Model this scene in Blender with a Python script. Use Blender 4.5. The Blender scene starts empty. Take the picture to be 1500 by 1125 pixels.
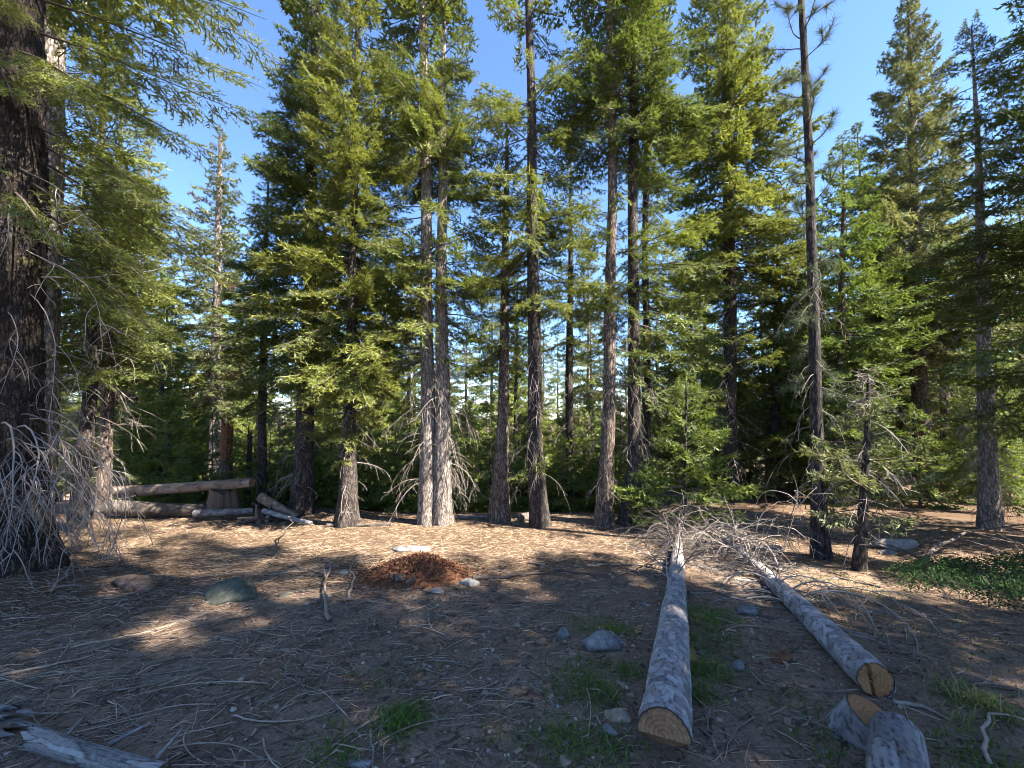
import bpy, math
import numpy as np
from mathutils import Vector

# ------------------------------------------------------------------ camera, sky, sun, exposure
sc = bpy.context.scene
COL = sc.collection
CAM_H = 1.6
F = 600.0                      # focal length in pixels of a 1500 px wide picture
PITCH = math.atan(38 / F)
cam_d = bpy.data.cameras.new('camera')
cam_d.sensor_width = 36
cam_d.lens = 36 * F / 1500
cam_d.clip_end = 3000
cam_d.clip_start = 0.05
cam = bpy.data.objects.new('camera', cam_d)
cam.location = (0, 0, CAM_H)
cam.rotation_euler = (math.pi / 2 + PITCH, 0, 0)
COL.objects.link(cam)
sc.camera = cam

SUN_EL = math.radians(47)
SUN_AZ = math.radians(116)     # clockwise from +Y (north): from the right, a little behind the camera
world = bpy.data.worlds.new('World')
sc.world = world
world.use_nodes = True
wn = world.node_tree.nodes
wl = world.node_tree.links
sky = wn.new('ShaderNodeTexSky')
sky.sky_type = 'NISHITA'
sky.sun_disc = False
sky.sun_elevation = SUN_EL
sky.sun_rotation = SUN_AZ
sky.altitude = 1800
sky.air_density = 1.0
sky.dust_density = 0.3
sky.ozone_density = 6.5
bg = wn['Background']
bg.inputs['Strength'].default_value = 0.080
wl.new(sky.outputs[0], bg.inputs['Color'])

sun_d = bpy.data.lights.new('sun', 'SUN')
sun_d.energy = 4.8
sun_d.angle = math.radians(0.55)
sun_d.color = (1.0, 0.93, 0.82)
sun = bpy.data.objects.new('sun', sun_d)
sv = Vector((math.cos(SUN_EL) * math.sin(SUN_AZ), math.cos(SUN_EL) * math.cos(SUN_AZ), math.sin(SUN_EL)))
sun.rotation_euler = sv.to_track_quat('Z', 'Y').to_euler()
sun.location = (20, -20, 40)
COL.objects.link(sun)

sc.view_settings.view_transform = 'Standard'
sc.view_settings.look = 'None'
sc.view_settings.gamma = 1
sc.view_settings.exposure = 2.6
sc.view_settings.use_curve_mapping = False
sc.render.engine = 'CYCLES'
sc.cycles.max_bounces = 8
sc.cycles.diffuse_bounces = 6
sc.cycles.glossy_bounces = 2
sc.cycles.transmission_bounces = 4
sc.cycles.use_denoising = True
sc.cycles.filter_width = 0.95
sc.cycles.use_adaptive_sampling = True
sc.cycles.adaptive_threshold = 0.02

# ------------------------------------------------------------------ helpers
cp, sp_ = math.cos(PITCH), math.sin(PITCH)

def ray(px, py):
    u = (px - 750) / F
    v = (562.5 - py) / F
    return np.array([u, cp - v * sp_, sp_ + v * cp])

def at(px, py, Y):
    d = ray(px, py)
    return np.array([0, 0, CAM_H]) + d * (Y / d[1])

class Noise:
    """sum of sines in 2D, cheap and smooth"""
    def __init__(s, seed, f, n=10):
        r = np.random.default_rng(seed)
        a = r.uniform(0, 2 * np.pi, n)
        k = f * r.uniform(0.5, 1.8, n)
        s.kx, s.ky, s.p = k * np.cos(a), k * np.sin(a), r.uniform(0, 6.28, n)
    def __call__(s, x, y):
        x = np.asarray(x, float)[..., None]
        y = np.asarray(y, float)[..., None]
        return np.sin(x * s.kx + y * s.ky + s.p).mean(-1) * 2

N1, N2, N3, N4 = Noise(1, 0.9), Noise(2, 3.2), Noise(3, 11.0), Noise(4, 0.25)

def sstep(a, b, x):
    t = np.clip((np.asarray(x, float) - a) / (b - a), 0, 1)
    return t * t * (3 - 2 * t)

def gz(x, y):
    x = np.asarray(x, float)
    y = np.asarray(y, float)
    D = 8.9 + 6.5 * sstep(3.6, 6.5, x) + 1.6 * sstep(-3.0, -5.5, x)
    yy = np.clip(y, -15, 26)
    z = -0.075 * yy
    over = np.maximum(y - D, 0)
    z = z - np.minimum(0.20 * over * over / (over + 1.5), 5.5)
    near = np.exp(-np.maximum(np.hypot(x, y) - 14, 0) / 20)
    z = z + (0.055 * N1(x, y) + 0.020 * N2(x, y) + 0.006 * N3(x, y)) * np.clip(near, .0, 1)
    z = z + 0.3 * N4(x, y) * sstep(12, 40, np.hypot(x, y))
    z = z + 0.10 * np.exp(-((x + 5.6) ** 2 + (y - 4.9) ** 2) / 1.2)
    return z

def G(px, py):
    d = ray(px, py)
    o = np.array([0, 0, CAM_H])
    t = np.linspace(0.8, 60, 6000)
    P = o + d * t[:, None]
    h = P[:, 2] - gz(P[:, 0], P[:, 1])
    i = int(np.argmax(h < 0))
    return P[i]

def mesh_from(name, verts, faces, mats=(), smooth=False, color=None, mat_idx=None):
    """verts (N,3); faces: int array (M,k) or a list of them"""
    if not isinstance(faces, (list, tuple)):
        faces = [faces]
    faces = [np.asarray(f, np.int32) for f in faces if len(f)]
    me = bpy.data.meshes.new(name)
    verts = np.asarray(verts, np.float32)
    me.vertices.add(len(verts))
    me.vertices.foreach_set('co', verts.ravel())
    loops = np.concatenate([f.ravel() for f in faces])
    tot = np.concatenate([np.full(len(f), f.shape[1], np.int32) for f in faces])
    start = np.concatenate([[0], np.cumsum(tot)[:-1]]).astype(np.int32)
    me.loops.add(len(loops))
    me.loops.foreach_set('vertex_index', loops)
    me.polygons.add(len(tot))
    me.polygons.foreach_set('loop_start', start)
    me.polygons.foreach_set('loop_total', tot)
    if mat_idx is not None:
        me.polygons.foreach_set('material_index', np.asarray(mat_idx, np.int32))
    me.polygons.foreach_set('use_smooth', np.full(len(tot), bool(smooth)))
    if color is not None:
        c = np.ones((len(verts), 4), np.float32)
        color = np.asarray(color, np.float32)
        c[:, :color.shape[1]] = color
        at_ = me.color_attributes.new('Col', 'FLOAT_COLOR', 'POINT')
        at_.data.foreach_set('color', c.ravel())
    me.update(calc_edges=True)
    for m in mats:
        me.materials.append(m)
    return me

def link(name, me, parent=None, loc=None):
    o = bpy.data.objects.new(name, me)
    COL.objects.link(o)
    if loc is not None:
        o.location = loc
    if parent is not None:
        o.parent = parent
    return o

def tag(o, label=None, cat=None, group=None, kind=None):
    if label: o['label'] = label
    if cat: o['category'] = cat
    if group: o['group'] = group
    if kind: o['kind'] = kind
    return o

def empty(name, loc, label, cat, group=None):
    o = bpy.data.objects.new(name, None)
    o.empty_display_size = 0.1
    o.location = loc
    COL.objects.link(o)
    return tag(o, label, cat, group)

def tubes(P, R, sides=4, cap=False):
    """P (N,K,3) polylines, R (N,K) radii -> verts, quads (shared frame per ring)"""
    P = np.asarray(P, float); R = np.asarray(R, float)
    N, K, _ = P.shape
    T = np.gradient(P, axis=1)
    T /= np.linalg.norm(T, axis=2, keepdims=True) + 1e-9
    main = P[:, -1] - P[:, 0]
    ref = np.where((np.abs(main[:, 2:3]) > 0.7 * np.linalg.norm(main, axis=1, keepdims=True)), np.array([[1.0, 0.13, 0.0]]), np.array([[0.0, 0.1, 1.0]]))
    ref = np.repeat(ref[:, None, :], K, 1)
    A = np.cross(T, ref); A /= np.linalg.norm(A, axis=2, keepdims=True) + 1e-9
    B = np.cross(T, A)
    th = np.arange(sides) * 2 * np.pi / sides
    V = P[:, :, None, :] + R[:, :, None, None] * (A[:, :, None, :] * np.cos(th)[None, None, :, None] + B[:, :, None, :] * np.sin(th)[None, None, :, None])
    idx = np.arange(N * K * sides).reshape(N, K, sides)
    a = idx[:, :-1, :]; b = np.roll(a, -1, 2); d = idx[:, 1:, :]; c = np.roll(d, -1, 2)
    Q = np.stack([a, b, c, d], -1).reshape(-1, 4)
    return V.reshape(-1, 3), Q

# ------------------------------------------------------------------ materials
def mat(name):
    m = bpy.data.materials.new(name)
    m.use_nodes = True
    nt = m.node_tree
    nt.nodes.clear()
    out = nt.nodes.new('ShaderNodeOutputMaterial')
    return m, nt, nt.nodes, nt.links, out

def ramp(nt, stops):
    r = nt.nodes.new('ShaderNodeValToRGB')
    e = r.color_ramp.elements
    while len(e) < len(stops):
        e.new(0.5)
    for i, (p, c) in enumerate(stops):
        e[i].position = p
        e[i].color = (*c, 1)
    return r

def noise_node(nt, vec, scale, detail=6, rough=0.6):
    n = nt.nodes.new('ShaderNodeTexNoise')
    n.inputs['Scale'].default_value = scale
    n.inputs['Detail'].default_value = detail
    n.inputs['Roughness'].default_value = rough
    if vec is not None:
        nt.links.new(vec, n.inputs['Vector'])
    return n

def needle_mat(name, dark, light, tipc, trans=0.34):
    m, nt, N, L, out = mat(name)
    a = N.new('ShaderNodeVertexColor'); a.layer_name = 'Col'
    s = N.new('ShaderNodeSeparateColor'); L.new(a.outputs[0], s.inputs[0])
    r = ramp(nt, [(0, dark), (1, light)])
    L.new(s.outputs[0], r.inputs[0])
    mx = N.new('ShaderNodeMix'); mx.data_type = 'RGBA'
    L.new(s.outputs[1], mx.inputs[0]); L.new(r.outputs[0], mx.inputs[6]); mx.inputs[7].default_value = (*tipc, 1)
    mx2 = N.new('ShaderNodeMix'); mx2.data_type = 'RGBA'         # a few dead, rust-brown needles
    L.new(s.outputs[2], mx2.inputs[0]); L.new(mx.outputs[2], mx2.inputs[6]); mx2.inputs[7].default_value = (0.16, 0.07, 0.03, 1)
    oi = N.new('ShaderNodeObjectInfo')
    hv = N.new('ShaderNodeHueSaturation')
    mr = N.new('ShaderNodeMapRange'); L.new(oi.outputs['Random'], mr.inputs[0])
    mr.inputs[3].default_value = 0.485; mr.inputs[4].default_value = 0.515
    L.new(mr.outputs[0], hv.inputs['Hue'])
    mr2 = N.new('ShaderNodeMapRange'); L.new(oi.outputs['Random'], mr2.inputs[0])
    mr2.inputs[3].default_value = 1.15; mr2.inputs[4].default_value = 0.85
    L.new(mr2.outputs[0], hv.inputs['Value'])
    L.new(mx2.outputs[2], hv.inputs['Color'])
    d = N.new('ShaderNodeBsdfDiffuse'); L.new(hv.outputs[0], d.inputs[0])
    t = N.new('ShaderNodeBsdfTranslucent'); L.new(hv.outputs[0], t.inputs[0])
    g = N.new('ShaderNodeBsdfGlossy'); g.inputs['Roughness'].default_value = 0.6
    g.inputs[0].default_value = (0.9, 0.95, 1, 1)
    m1 = N.new('ShaderNodeMixShader'); m1.inputs[0].default_value = trans
    L.new(d.outputs[0], m1.inputs[1]); L.new(t.outputs[0], m1.inputs[2])
    m2 = N.new('ShaderNodeMixShader'); m2.inputs[0].default_value = 0.03
    L.new(m1.outputs[0], m2.inputs[1]); L.new(g.outputs[0], m2.inputs[2])
    L.new(m2.outputs[0], out.inputs[0])
    return m

def bark_mat(name, c0, c1, c2, zs=0.28, scale=26, bump=0.5, moss=None):
    """c0 furrows, c1 body, c2 pale scales"""
    m, nt, N, L, out = mat(name)
    tc = N.new('ShaderNodeTexCoord')
    mp = N.new('ShaderNodeMapping'); mp.inputs['Scale'].default_value = (1, 1, zs)
    L.new(tc.outputs['Object'], mp.inputs[0])
    n1 = noise_node(nt, mp.outputs[0], scale, 8, 0.65)
    n2 = noise_node(nt, tc.outputs['Object'], 3.0, 4, 0.6)
    v = N.new('ShaderNodeTexVoronoi'); v.feature = 'DISTANCE_TO_EDGE'; v.inputs['Scale'].default_value = scale * 0.8
    nd = N.new('ShaderNodeVectorMath'); nd.operation = 'ADD'
    nsc = N.new('ShaderNodeVectorMath'); nsc.operation = 'SCALE'; nsc.inputs['Scale'].default_value = 0.12
    L.new(n1.outputs['Color'], nsc.inputs[0]); L.new(mp.outputs[0], nd.inputs[0]); L.new(nsc.outputs[0], nd.inputs[1])
    L.new(nd.outputs[0], v.inputs['Vector'])
    vr = ramp(nt, [(0.0, (0, 0, 0)), (0.22, (1, 1, 1))]); L.new(v.outputs['Distance'], vr.inputs[0])
    mul = N.new('ShaderNodeMath'); mul.operation = 'MULTIPLY'
    L.new(vr.outputs[0], mul.inputs[0]); L.new(n1.outputs['Fac'], mul.inputs[1])
    r = ramp(nt, [(0.05, c0), (0.42, c1), (0.72, c2)])
    ad = N.new('ShaderNodeMath'); ad.operation = 'MULTIPLY_ADD'; ad.inputs[1].default_value = 0.45; 
    L.new(n2.outputs['Fac'], ad.inputs[0]); 
    sub = N.new('ShaderNodeMath'); sub.operation = 'SUBTRACT'; sub.inputs[1].default_value = 0.14
    L.new(mul.outputs[0], ad.inputs[2]); L.new(ad.outputs[0], sub.inputs[0]); L.new(sub.outputs[0], r.inputs[0])
    colr = r.outputs[0]
    if moss:
        nm = noise_node(nt, tc.outputs['Object'], 2.3, 7, 0.7)
        mr = ramp(nt, [(moss[1], (0, 0, 0)), (moss[1] + 0.07, (1, 1, 1))]); L.new(nm.outputs['Fac'], mr.inputs[0])
        mx = N.new('ShaderNodeMix'); mx.data_type = 'RGBA'
        L.new(mr.outputs[0], mx.inputs[0]); L.new(colr, mx.inputs[6]); mx.inputs[7].default_value = (*moss[0], 1)
        colr = mx.outputs[2]
    b = N.new('ShaderNodeBsdfPrincipled'); b.inputs['Roughness'].default_value = 0.9
    b.inputs['Specular IOR Level'].default_value = 0.2
    L.new(colr, b.inputs['Base Color'])
    bp = N.new('ShaderNodeBump'); bp.inputs['Strength'].default_value = bump; bp.inputs['Distance'].default_value = 0.02
    L.new(mul.outputs[0], bp.inputs['Height']); L.new(bp.outputs[0], b.inputs['Normal'])
    L.new(b.outputs[0], out.inputs[0])
    return m

def col_mat(name, c0, c1, scale=12, rough=0.9, bump=0.3, use_col=False, c2=None, bdist=0.01):
    """two- or three-colour noise; with use_col the vertex colour's red chooses along the ramp"""
    m, nt, N, L, out = mat(name)
    tc = N.new('ShaderNodeTexCoord')
    n = noise_node(nt, tc.outputs['Object'], scale, 8, 0.65)
    st = [(0.3, c0), (0.68, c1)] if c2 is None else [(0.28, c0), (0.5, c1), (0.72, c2)]
    r = ramp(nt, st)
    if use_col:
        a = N.new('ShaderNodeVertexColor'); a.layer_name = 'Col'
        s = N.new('ShaderNodeSeparateColor'); L.new(a.outputs[0], s.inputs[0])
        mm = N.new('ShaderNodeMath'); mm.operation = 'MULTIPLY_ADD'; mm.inputs[1].default_value = 0.35
        L.new(n.outputs['Fac'], mm.inputs[0])
        sc2 = N.new('ShaderNodeMath'); sc2.operation = 'MULTIPLY_ADD'; sc2.inputs[1].default_value = 0.7; sc2.inputs[2].default_value = -0.02
        L.new(s.outputs[0], sc2.inputs[0]); L.new(sc2.outputs[0], mm.inputs[2])
        L.new(mm.outputs[0], r.inputs[0])
    else:
        L.new(n.outputs['Fac'], r.inputs[0])
    b = N.new('ShaderNodeBsdfPrincipled'); b.inputs['Roughness'].default_value = rough
    b.inputs['Specular IOR Level'].default_value = 0.25
    L.new(r.outputs[0], b.inputs['Base Color'])
    if bump:
        bp = N.new('ShaderNodeBump'); bp.inputs['Strength'].default_value = bump; bp.inputs['Distance'].default_value = bdist
        L.new(n.outputs['Fac'], bp.inputs['Height']); L.new(bp.outputs[0], b.inputs['Normal'])
    L.new(b.outputs[0], out.inputs[0])
    return m

def leaf_mat(name, dark, light, trans=0.35):
    m, nt, N, L, out = mat(name)
    a = N.new('ShaderNodeVertexColor'); a.layer_name = 'Col'
    s = N.new('ShaderNodeSeparateColor'); L.new(a.outputs[0], s.inputs[0])
    r = ramp(nt, [(0, dark), (1, light)]); L.new(s.outputs[0], r.inputs[0])
    d = N.new('ShaderNodeBsdfDiffuse'); L.new(r.outputs[0], d.inputs[0])
    t = N.new('ShaderNodeBsdfTranslucent'); L.new(r.outputs[0], t.inputs[0])
    m1 = N.new('ShaderNodeMixShader'); m1.inputs[0].default_value = trans
    L.new(d.outputs[0], m1.inputs[1]); L.new(t.outputs[0], m1.inputs[2])
    L.new(m1.outputs[0], out.inputs[0])
    return m

M = {}
M['fir'] = needle_mat('fir_needles', (0.062, 0.082, 0.013), (0.130, 0.158, 0.022), (0.225, 0.25, 0.036), 0.45)
M['fir_blue'] = needle_mat('blue_green_fir_needles', (0.065, 0.080, 0.024), (0.13, 0.145, 0.045), (0.20, 0.21, 0.065), 0.38)
M['fir_young'] = needle_mat('young_fir_needles', (0.085, 0.115, 0.016), (0.16, 0.20, 0.028), (0.26, 0.30, 0.045), 0.42)
M['pine'] = needle_mat('pine_needles', (0.045, 0.065, 0.028), (0.09, 0.115, 0.05), (0.13, 0.15, 0.06), 0.2)
M['bark_gray'] = bark_mat('gray_fir_bark', (0.05, 0.04, 0.034), (0.20, 0.165, 0.14), (0.34, 0.30, 0.27))
M['bark_brown'] = bark_mat('brown_fir_bark', (0.028, 0.02, 0.016), (0.12, 0.088, 0.068), (0.22, 0.175, 0.145))
M['bark_dark'] = bark_mat('shade_dark_fir_bark', (0.012, 0.01, 0.009), (0.05, 0.040, 0.034), (0.10, 0.083, 0.073))  # shade lying on the stems is put into this dark tone
M['bark_old'] = bark_mat('old_furrowed_bark', (0.014, 0.010, 0.008), (0.045, 0.034, 0.027), (0.095, 0.074, 0.061), zs=0.22, scale=30, bump=0.9, moss=((0.10, 0.11, 0.018), 0.64))
M['bark_pine'] = bark_mat('shade_dark_pine_bark', (0.012, 0.010, 0.010), (0.045, 0.036, 0.033), (0.10, 0.085, 0.08), scale=22)  # near-black colour carries the shade the pine stands in
M['twig_gray'] = col_mat('bare_gray_twig', (0.10, 0.08, 0.067), (0.30, 0.255, 0.22), 9, use_col=True)
M['twig_brush'] = col_mat('brush_twig', (0.05, 0.042, 0.037), (0.22, 0.19, 0.17), 9, use_col=True)
M['twig_dark'] = col_mat('dark_twig', (0.04, 0.032, 0.026), (0.13, 0.10, 0.08), 9)

# ------------------------------------------------------------------ ground
def straw_amount(x, y):
    """how thickly pale fallen needles cover the soil (0..1)"""
    e = 4.55 + 0.35 * N1(x * 0.8, y * 0.8) + 0.25 * N2(x, y) + 0.9 * sstep(0.5, 3.0, x) - 1.3 * sstep(-1.5, -4.5, x)
    s = sstep(e - 0.5, e + 0.9, y)
    return np.clip(s * (0.9 + 0.25 * N2(x * 1.7 + 3, y * 1.7)) * (1 - 0.75 * sstep(11, 15, y)), 0, 1)

def ground_material():
    m, nt, N, L, out = mat('forest_floor')
    tc = N.new('ShaderNodeTexCoord')
    a = N.new('ShaderNodeVertexColor'); a.layer_name = 'Col'
    s = N.new('ShaderNodeSeparateColor'); L.new(a.outputs[0], s.inputs[0])
    n1 = noise_node(nt, tc.outputs['Object'], 3.5, 9, 0.72)
    n2 = noise_node(nt, tc.outputs['Object'], 42, 6, 0.7)
    n3 = noise_node(nt, tc.outputs['Object'], 160, 4, 0.7)
    soil = ramp(nt, [(0.36, (0.055, 0.037, 0.026)), (0.5, (0.20, 0.138, 0.096)), (0.64, (0.40, 0.29, 0.21))])
    m1 = N.new('ShaderNodeMath'); m1.operation = 'MULTIPLY_ADD'; m1.inputs[1].default_value = 0.40
    m0 = N.new('ShaderNodeMath'); m0.operation = 'MULTIPLY'; m0.inputs[1].default_value = 0.3
    m3 = N.new('ShaderNodeMath'); m3.operation = 'MULTIPLY_ADD'; m3.inputs[1].default_value = 0.30
    L.new(n1.outputs['Fac'], m0.inputs[0]); L.new(n3.outputs['Fac'], m3.inputs[0]); L.new(m0.outputs[0], m3.inputs[2])
    L.new(n2.outputs['Fac'], m1.inputs[0]); L.new(m3.outputs[0], m1.inputs[2])
    L.new(m1.outputs[0], soil.inputs[0])
    # needle mat: fine fibres in three stretched directions
    fib = []
    for ang, seed in ((0.25, 1), (1.35, 7), (-0.6, 13)):
        mp = N.new('ShaderNodeMapping'); mp.inputs['Rotation'].default_value = (0, 0, ang)
        mp.inputs['Scale'].default_value = (7, 120, 20); mp.inputs['Location'].default_value = (seed, seed, 0)
        L.new(tc.outputs['Object'], mp.inputs[0])
        fib.append(noise_node(nt, mp.outputs[0], 1.0, 3, 0.6))
    mxn = N.new('ShaderNodeMath'); mxn.operation = 'MAXIMUM'; L.new(fib[0].outputs['Fac'], mxn.inputs[0]); L.new(fib[1].outputs['Fac'], mxn.inputs[1])
    mxn2 = N.new('ShaderNodeMath'); mxn2.operation = 'MAXIMUM'; L.new(mxn.outputs[0], mxn2.inputs[0]); L.new(fib[2].outputs['Fac'], mxn2.inputs[1])
    straw = ramp(nt, [(0.46, (0.05, 0.030, 0.019)), (0.60, (0.13, 0.083, 0.051)), (0.76, (0.24, 0.165, 0.105))])
    L.new(mxn2.outputs[0], straw.inputs[0])
    mf = N.new('ShaderNodeMath'); mf.operation = 'MULTIPLY_ADD'; mf.inputs[1].default_value = 0.6; mf.inputs[2].default_value = -0.3
    L.new(n1.outputs['Fac'], mf.inputs[0])
    fac = N.new('ShaderNodeMath'); fac.operation = 'ADD'; fac.use_clamp = True
    L.new(s.outputs[0], fac.inputs[0]); L.new(mf.outputs[0], fac.inputs[1])
    mx = N.new('ShaderNodeMix'); mx.data_type = 'RGBA'
    L.new(fac.outputs[0], mx.inputs[0]); L.new(soil.outputs[0], mx.inputs[6]); L.new(straw.outputs[0], mx.inputs[7])
    b = N.new('ShaderNodeBsdfPrincipled'); b.inputs['Roughness'].default_value = 0.95
    b.inputs['Specular IOR Level'].default_value = 0.1
    L.new(mx.outputs[2], b.inputs['Base Color'])
    h = N.new('ShaderNodeMath'); h.operation = 'ADD'; L.new(n2.outputs['Fac'], h.inputs[0]); L.new(n3.outputs['Fac'], h.inputs[1])
    bp = N.new('ShaderNodeBump'); bp.inputs['Strength'].default_value = 0.7; bp.inputs['Distance'].default_value = 0.018
    L.new(h.outputs[0], bp.inputs['Height']); L.new(bp.outputs[0], b.inputs['Normal'])
    L.new(b.outputs[0], out.inputs[0])
    return m

def build_ground():
    far = np.array([13, 15, 17.5, 20, 23, 27, 32, 40, 55, 80, 130, 220, 400])
    xs = np.concatenate([-far[::-1], np.arange(-12, 12.01, 0.11), far])
    ys = np.concatenate([[-400, -150, -60, -30, -18, -12, -8, -5, -3, -2, -1.2, -0.6], np.arange(-0.2, 13, 0.10), far[1:]])
    X, Y = np.meshgrid(xs, ys)
    Z = gz(X, Y)
    V = np.stack([X, Y, Z], -1).reshape(-1, 3)
    i = np.arange(V.shape[0]).reshape(X.shape)
    Q = np.stack([i[:-1, :-1], i[:-1, 1:], i[1:, 1:], i[1:, :-1]], -1).reshape(-1, 4)
    c = np.zeros((len(V), 3)); c[:, 0] = straw_amount(V[:, 0], V[:, 1])
    o = link('ground', mesh_from('ground', V, Q, [ground_material()], True, c))
    tag(o, kind='structure')
build_ground()

# ------------------------------------------------------------------ tree kit
def perp(T):
    T = T / (np.linalg.norm(T) + 1e-9)
    a = np.cross(T, [0, 0, 1.0])
    n = np.linalg.norm(a)
    if n < 1e-3:
        a = np.array([1.0, 0, 0])
    else:
        a = a / n
    return a, np.cross(T, a)

def make_spray(seed, L, leaf=0.05, lat_step=0.085, step=0.036, sub=3, width=0.42, lift=0.25, start=0.16, wid=0.2, fing=0.27):
    """One flat fir bough along +x, length L: laterals, sub-laterals, and needle tufts along each twig.
    Returns triangles (T,3,3) and per-triangle (tint, tip)."""
    r = np.random.default_rng(seed)
    segs = []                                                # (p0, p1, level, tipness)
    xs = np.arange(start * L, L * 0.97, lat_step)
    side = 1
    for x in xs:
        t = x / L
        for k in range(2):
            side = -side
            ln = L * width * (min(1, (t - start) * 3.2 + 0.25)) * (1 - t) ** 0.75 * r.uniform(0.6, 1.2) + 0.07
            ang = math.radians(r.uniform(46, 66) - 14 * t)
            dz = r.normal(0.0, 0.25)
            p0 = np.array([x + r.uniform(-.02, .02), 0, 0])
            d = np.array([math.cos(ang), side * math.sin(ang), dz]); d /= np.linalg.norm(d)
            bendz = lift * r.uniform(-0.9, 0.6) * ln
            p1 = p0 + d * ln * 0.55 + [0, 0, bendz * 0.25]
            p2 = p0 + d * ln + np.array([0.10 * ln, 0, bendz])
            segs.append((p0 + (p1 - p0) * 0.25, p1, 1)); segs.append((p1, p2, 2))
            if ln > 0.14:
                ns = max(1, int(ln / 0.10))
                for q in range(ns):
                    u = (q + r.uniform(0.5, 1.0)) / (ns + 0.4)
                    b = p0 + (p1 - p0) * min(1, u / 0.55) + (p2 - p1) * max(0, (u - 0.55) / 0.45)
                    for sg in (1, -1):
                        sl = (0.05 + 0.30 * ln * (1 - u)) * r.uniform(0.7, 1.25)
                        a2 = ang * side + sg * math.radians(r.uniform(38, 58))
                        e = np.array([math.cos(a2), math.sin(a2), r.normal(0.0, 0.34)])
                        segs.append((b, b + e * sl, 2))
    segs.append((np.array([L * 0.75, 0, 0]), np.array([L * 1.04, 0, 0.04 * L]), 2))
    tri, colr = [], []
    for p0, p1, lv in segs:
        d = p1 - p0; ln = np.linalg.norm(d)
        if ln < 0.01:
            continue
        d = d / ln
        n = max(2, int(ln / step))
        a, b = perp(d)
        u = (np.arange(n) + r.uniform(0, 1, n)) / n
        base = p0 + d * (u * ln)[:, None]
        for half in (0, 1):
            phi = r.normal(0.35, 0.75, n) + np.pi * half * 1.0
            if half: phi = np.pi - r.normal(0.35, 0.75, n)
            out = a[None] * np.cos(phi)[:, None] - b[None] * np.sin(phi)[:, None] * np.sign(b[2] + 1e-6) * -1
            sl = leaf * r.uniform(0.7, 1.25, n)
            fw = r.uniform(0.45, 0.9, n)
            dirv = d[None] * fw[:, None] + out
            dirv /= np.linalg.norm(dirv, axis=1, keepdims=True)
            tipp = base + dirv * sl[:, None]
            wv = np.cross(dirv, r.normal(0, 1, (n, 3)) * 0.6 + np.array([0, 0, 1.0]))
            wv /= np.linalg.norm(wv, axis=1, keepdims=True) + 1e-9
            w = sl * wid
            tri.append(np.stack([base + wv * w[:, None], base - wv * w[:, None] + d * 0.004, tipp], 1))
            tp = np.clip((u - 0.35) * 1.4, 0, 1) * (0.85 if lv == 2 else 0.25) * r.uniform(0.3, 1, n)
            colr.append(np.stack([r.uniform(0, 1, n), tp], 1))
        # the twig itself reads as a blunt finger of packed needles
        fl = max(ln, 0.07); hw = leaf * fing * r.uniform(0.8, 1.2)
        ro = r.uniform(-0.7, 0.7)
        sd_ = a * math.cos(ro) + b * math.sin(ro); nn = np.cross(d, sd_)
        md = p0 + d * fl * 0.55 + nn * hw * 0.5
        tp_ = p0 + d * fl * 1.06
        tri.append(np.array([[p0, md + sd_ * hw - nn * hw * .5, tp_], [p0, tp_, md - sd_ * hw - nn * hw * .5]]))
        tv = r.uniform(0, 1); tt_ = (0.6 if lv == 2 else 0.15) * r.uniform(0.2, 1)
        colr.append(np.array([[tv, tt_], [tv, tt_]]))
    return np.concatenate(tri), np.concatenate(colr)

LIB = {}
def spray(kind, size, var):
    key = (kind, size, var)
    if key not in LIB:
        L = (0.55, 0.95, 1.5)[size]
        if kind == 'near':
            LIB[key] = (L,) + make_spray(100 + size * 10 + var, L, leaf=0.036, lat_step=0.06, step=0.021, width=0.36, wid=0.12, fing=0.16)
        elif kind == 'far':
            LIB[key] = (L,) + make_spray(200 + size * 10 + var, L, leaf=0.10, lat_step=0.145, step=0.09, wid=0.13, fing=0.21)
        else:
            LIB[key] = (L,) + make_spray(300 + size * 10 + var, L, leaf=0.066, lat_step=0.09, step=0.056, wid=0.12, fing=0.20)
    return LIB[key]

def branch_curve(L, e0, k, lift, n=5):
    """curve in the (outward, up) plane starting at 0; angle e0 + k t + lift t^3"""
    t = np.linspace(0, 1.08, n)
    ang = e0 + k * t + lift * t ** 3
    ds = L * (t[1] - t[0])
    mid = (ang[1:] + ang[:-1]) / 2
    x = np.concatenate([[0], np.cumsum(np.cos(mid) * ds)])
    z = np.concatenate([[0], np.cumsum(np.sin(mid) * ds)])
    return t * L, x, z, ang

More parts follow.
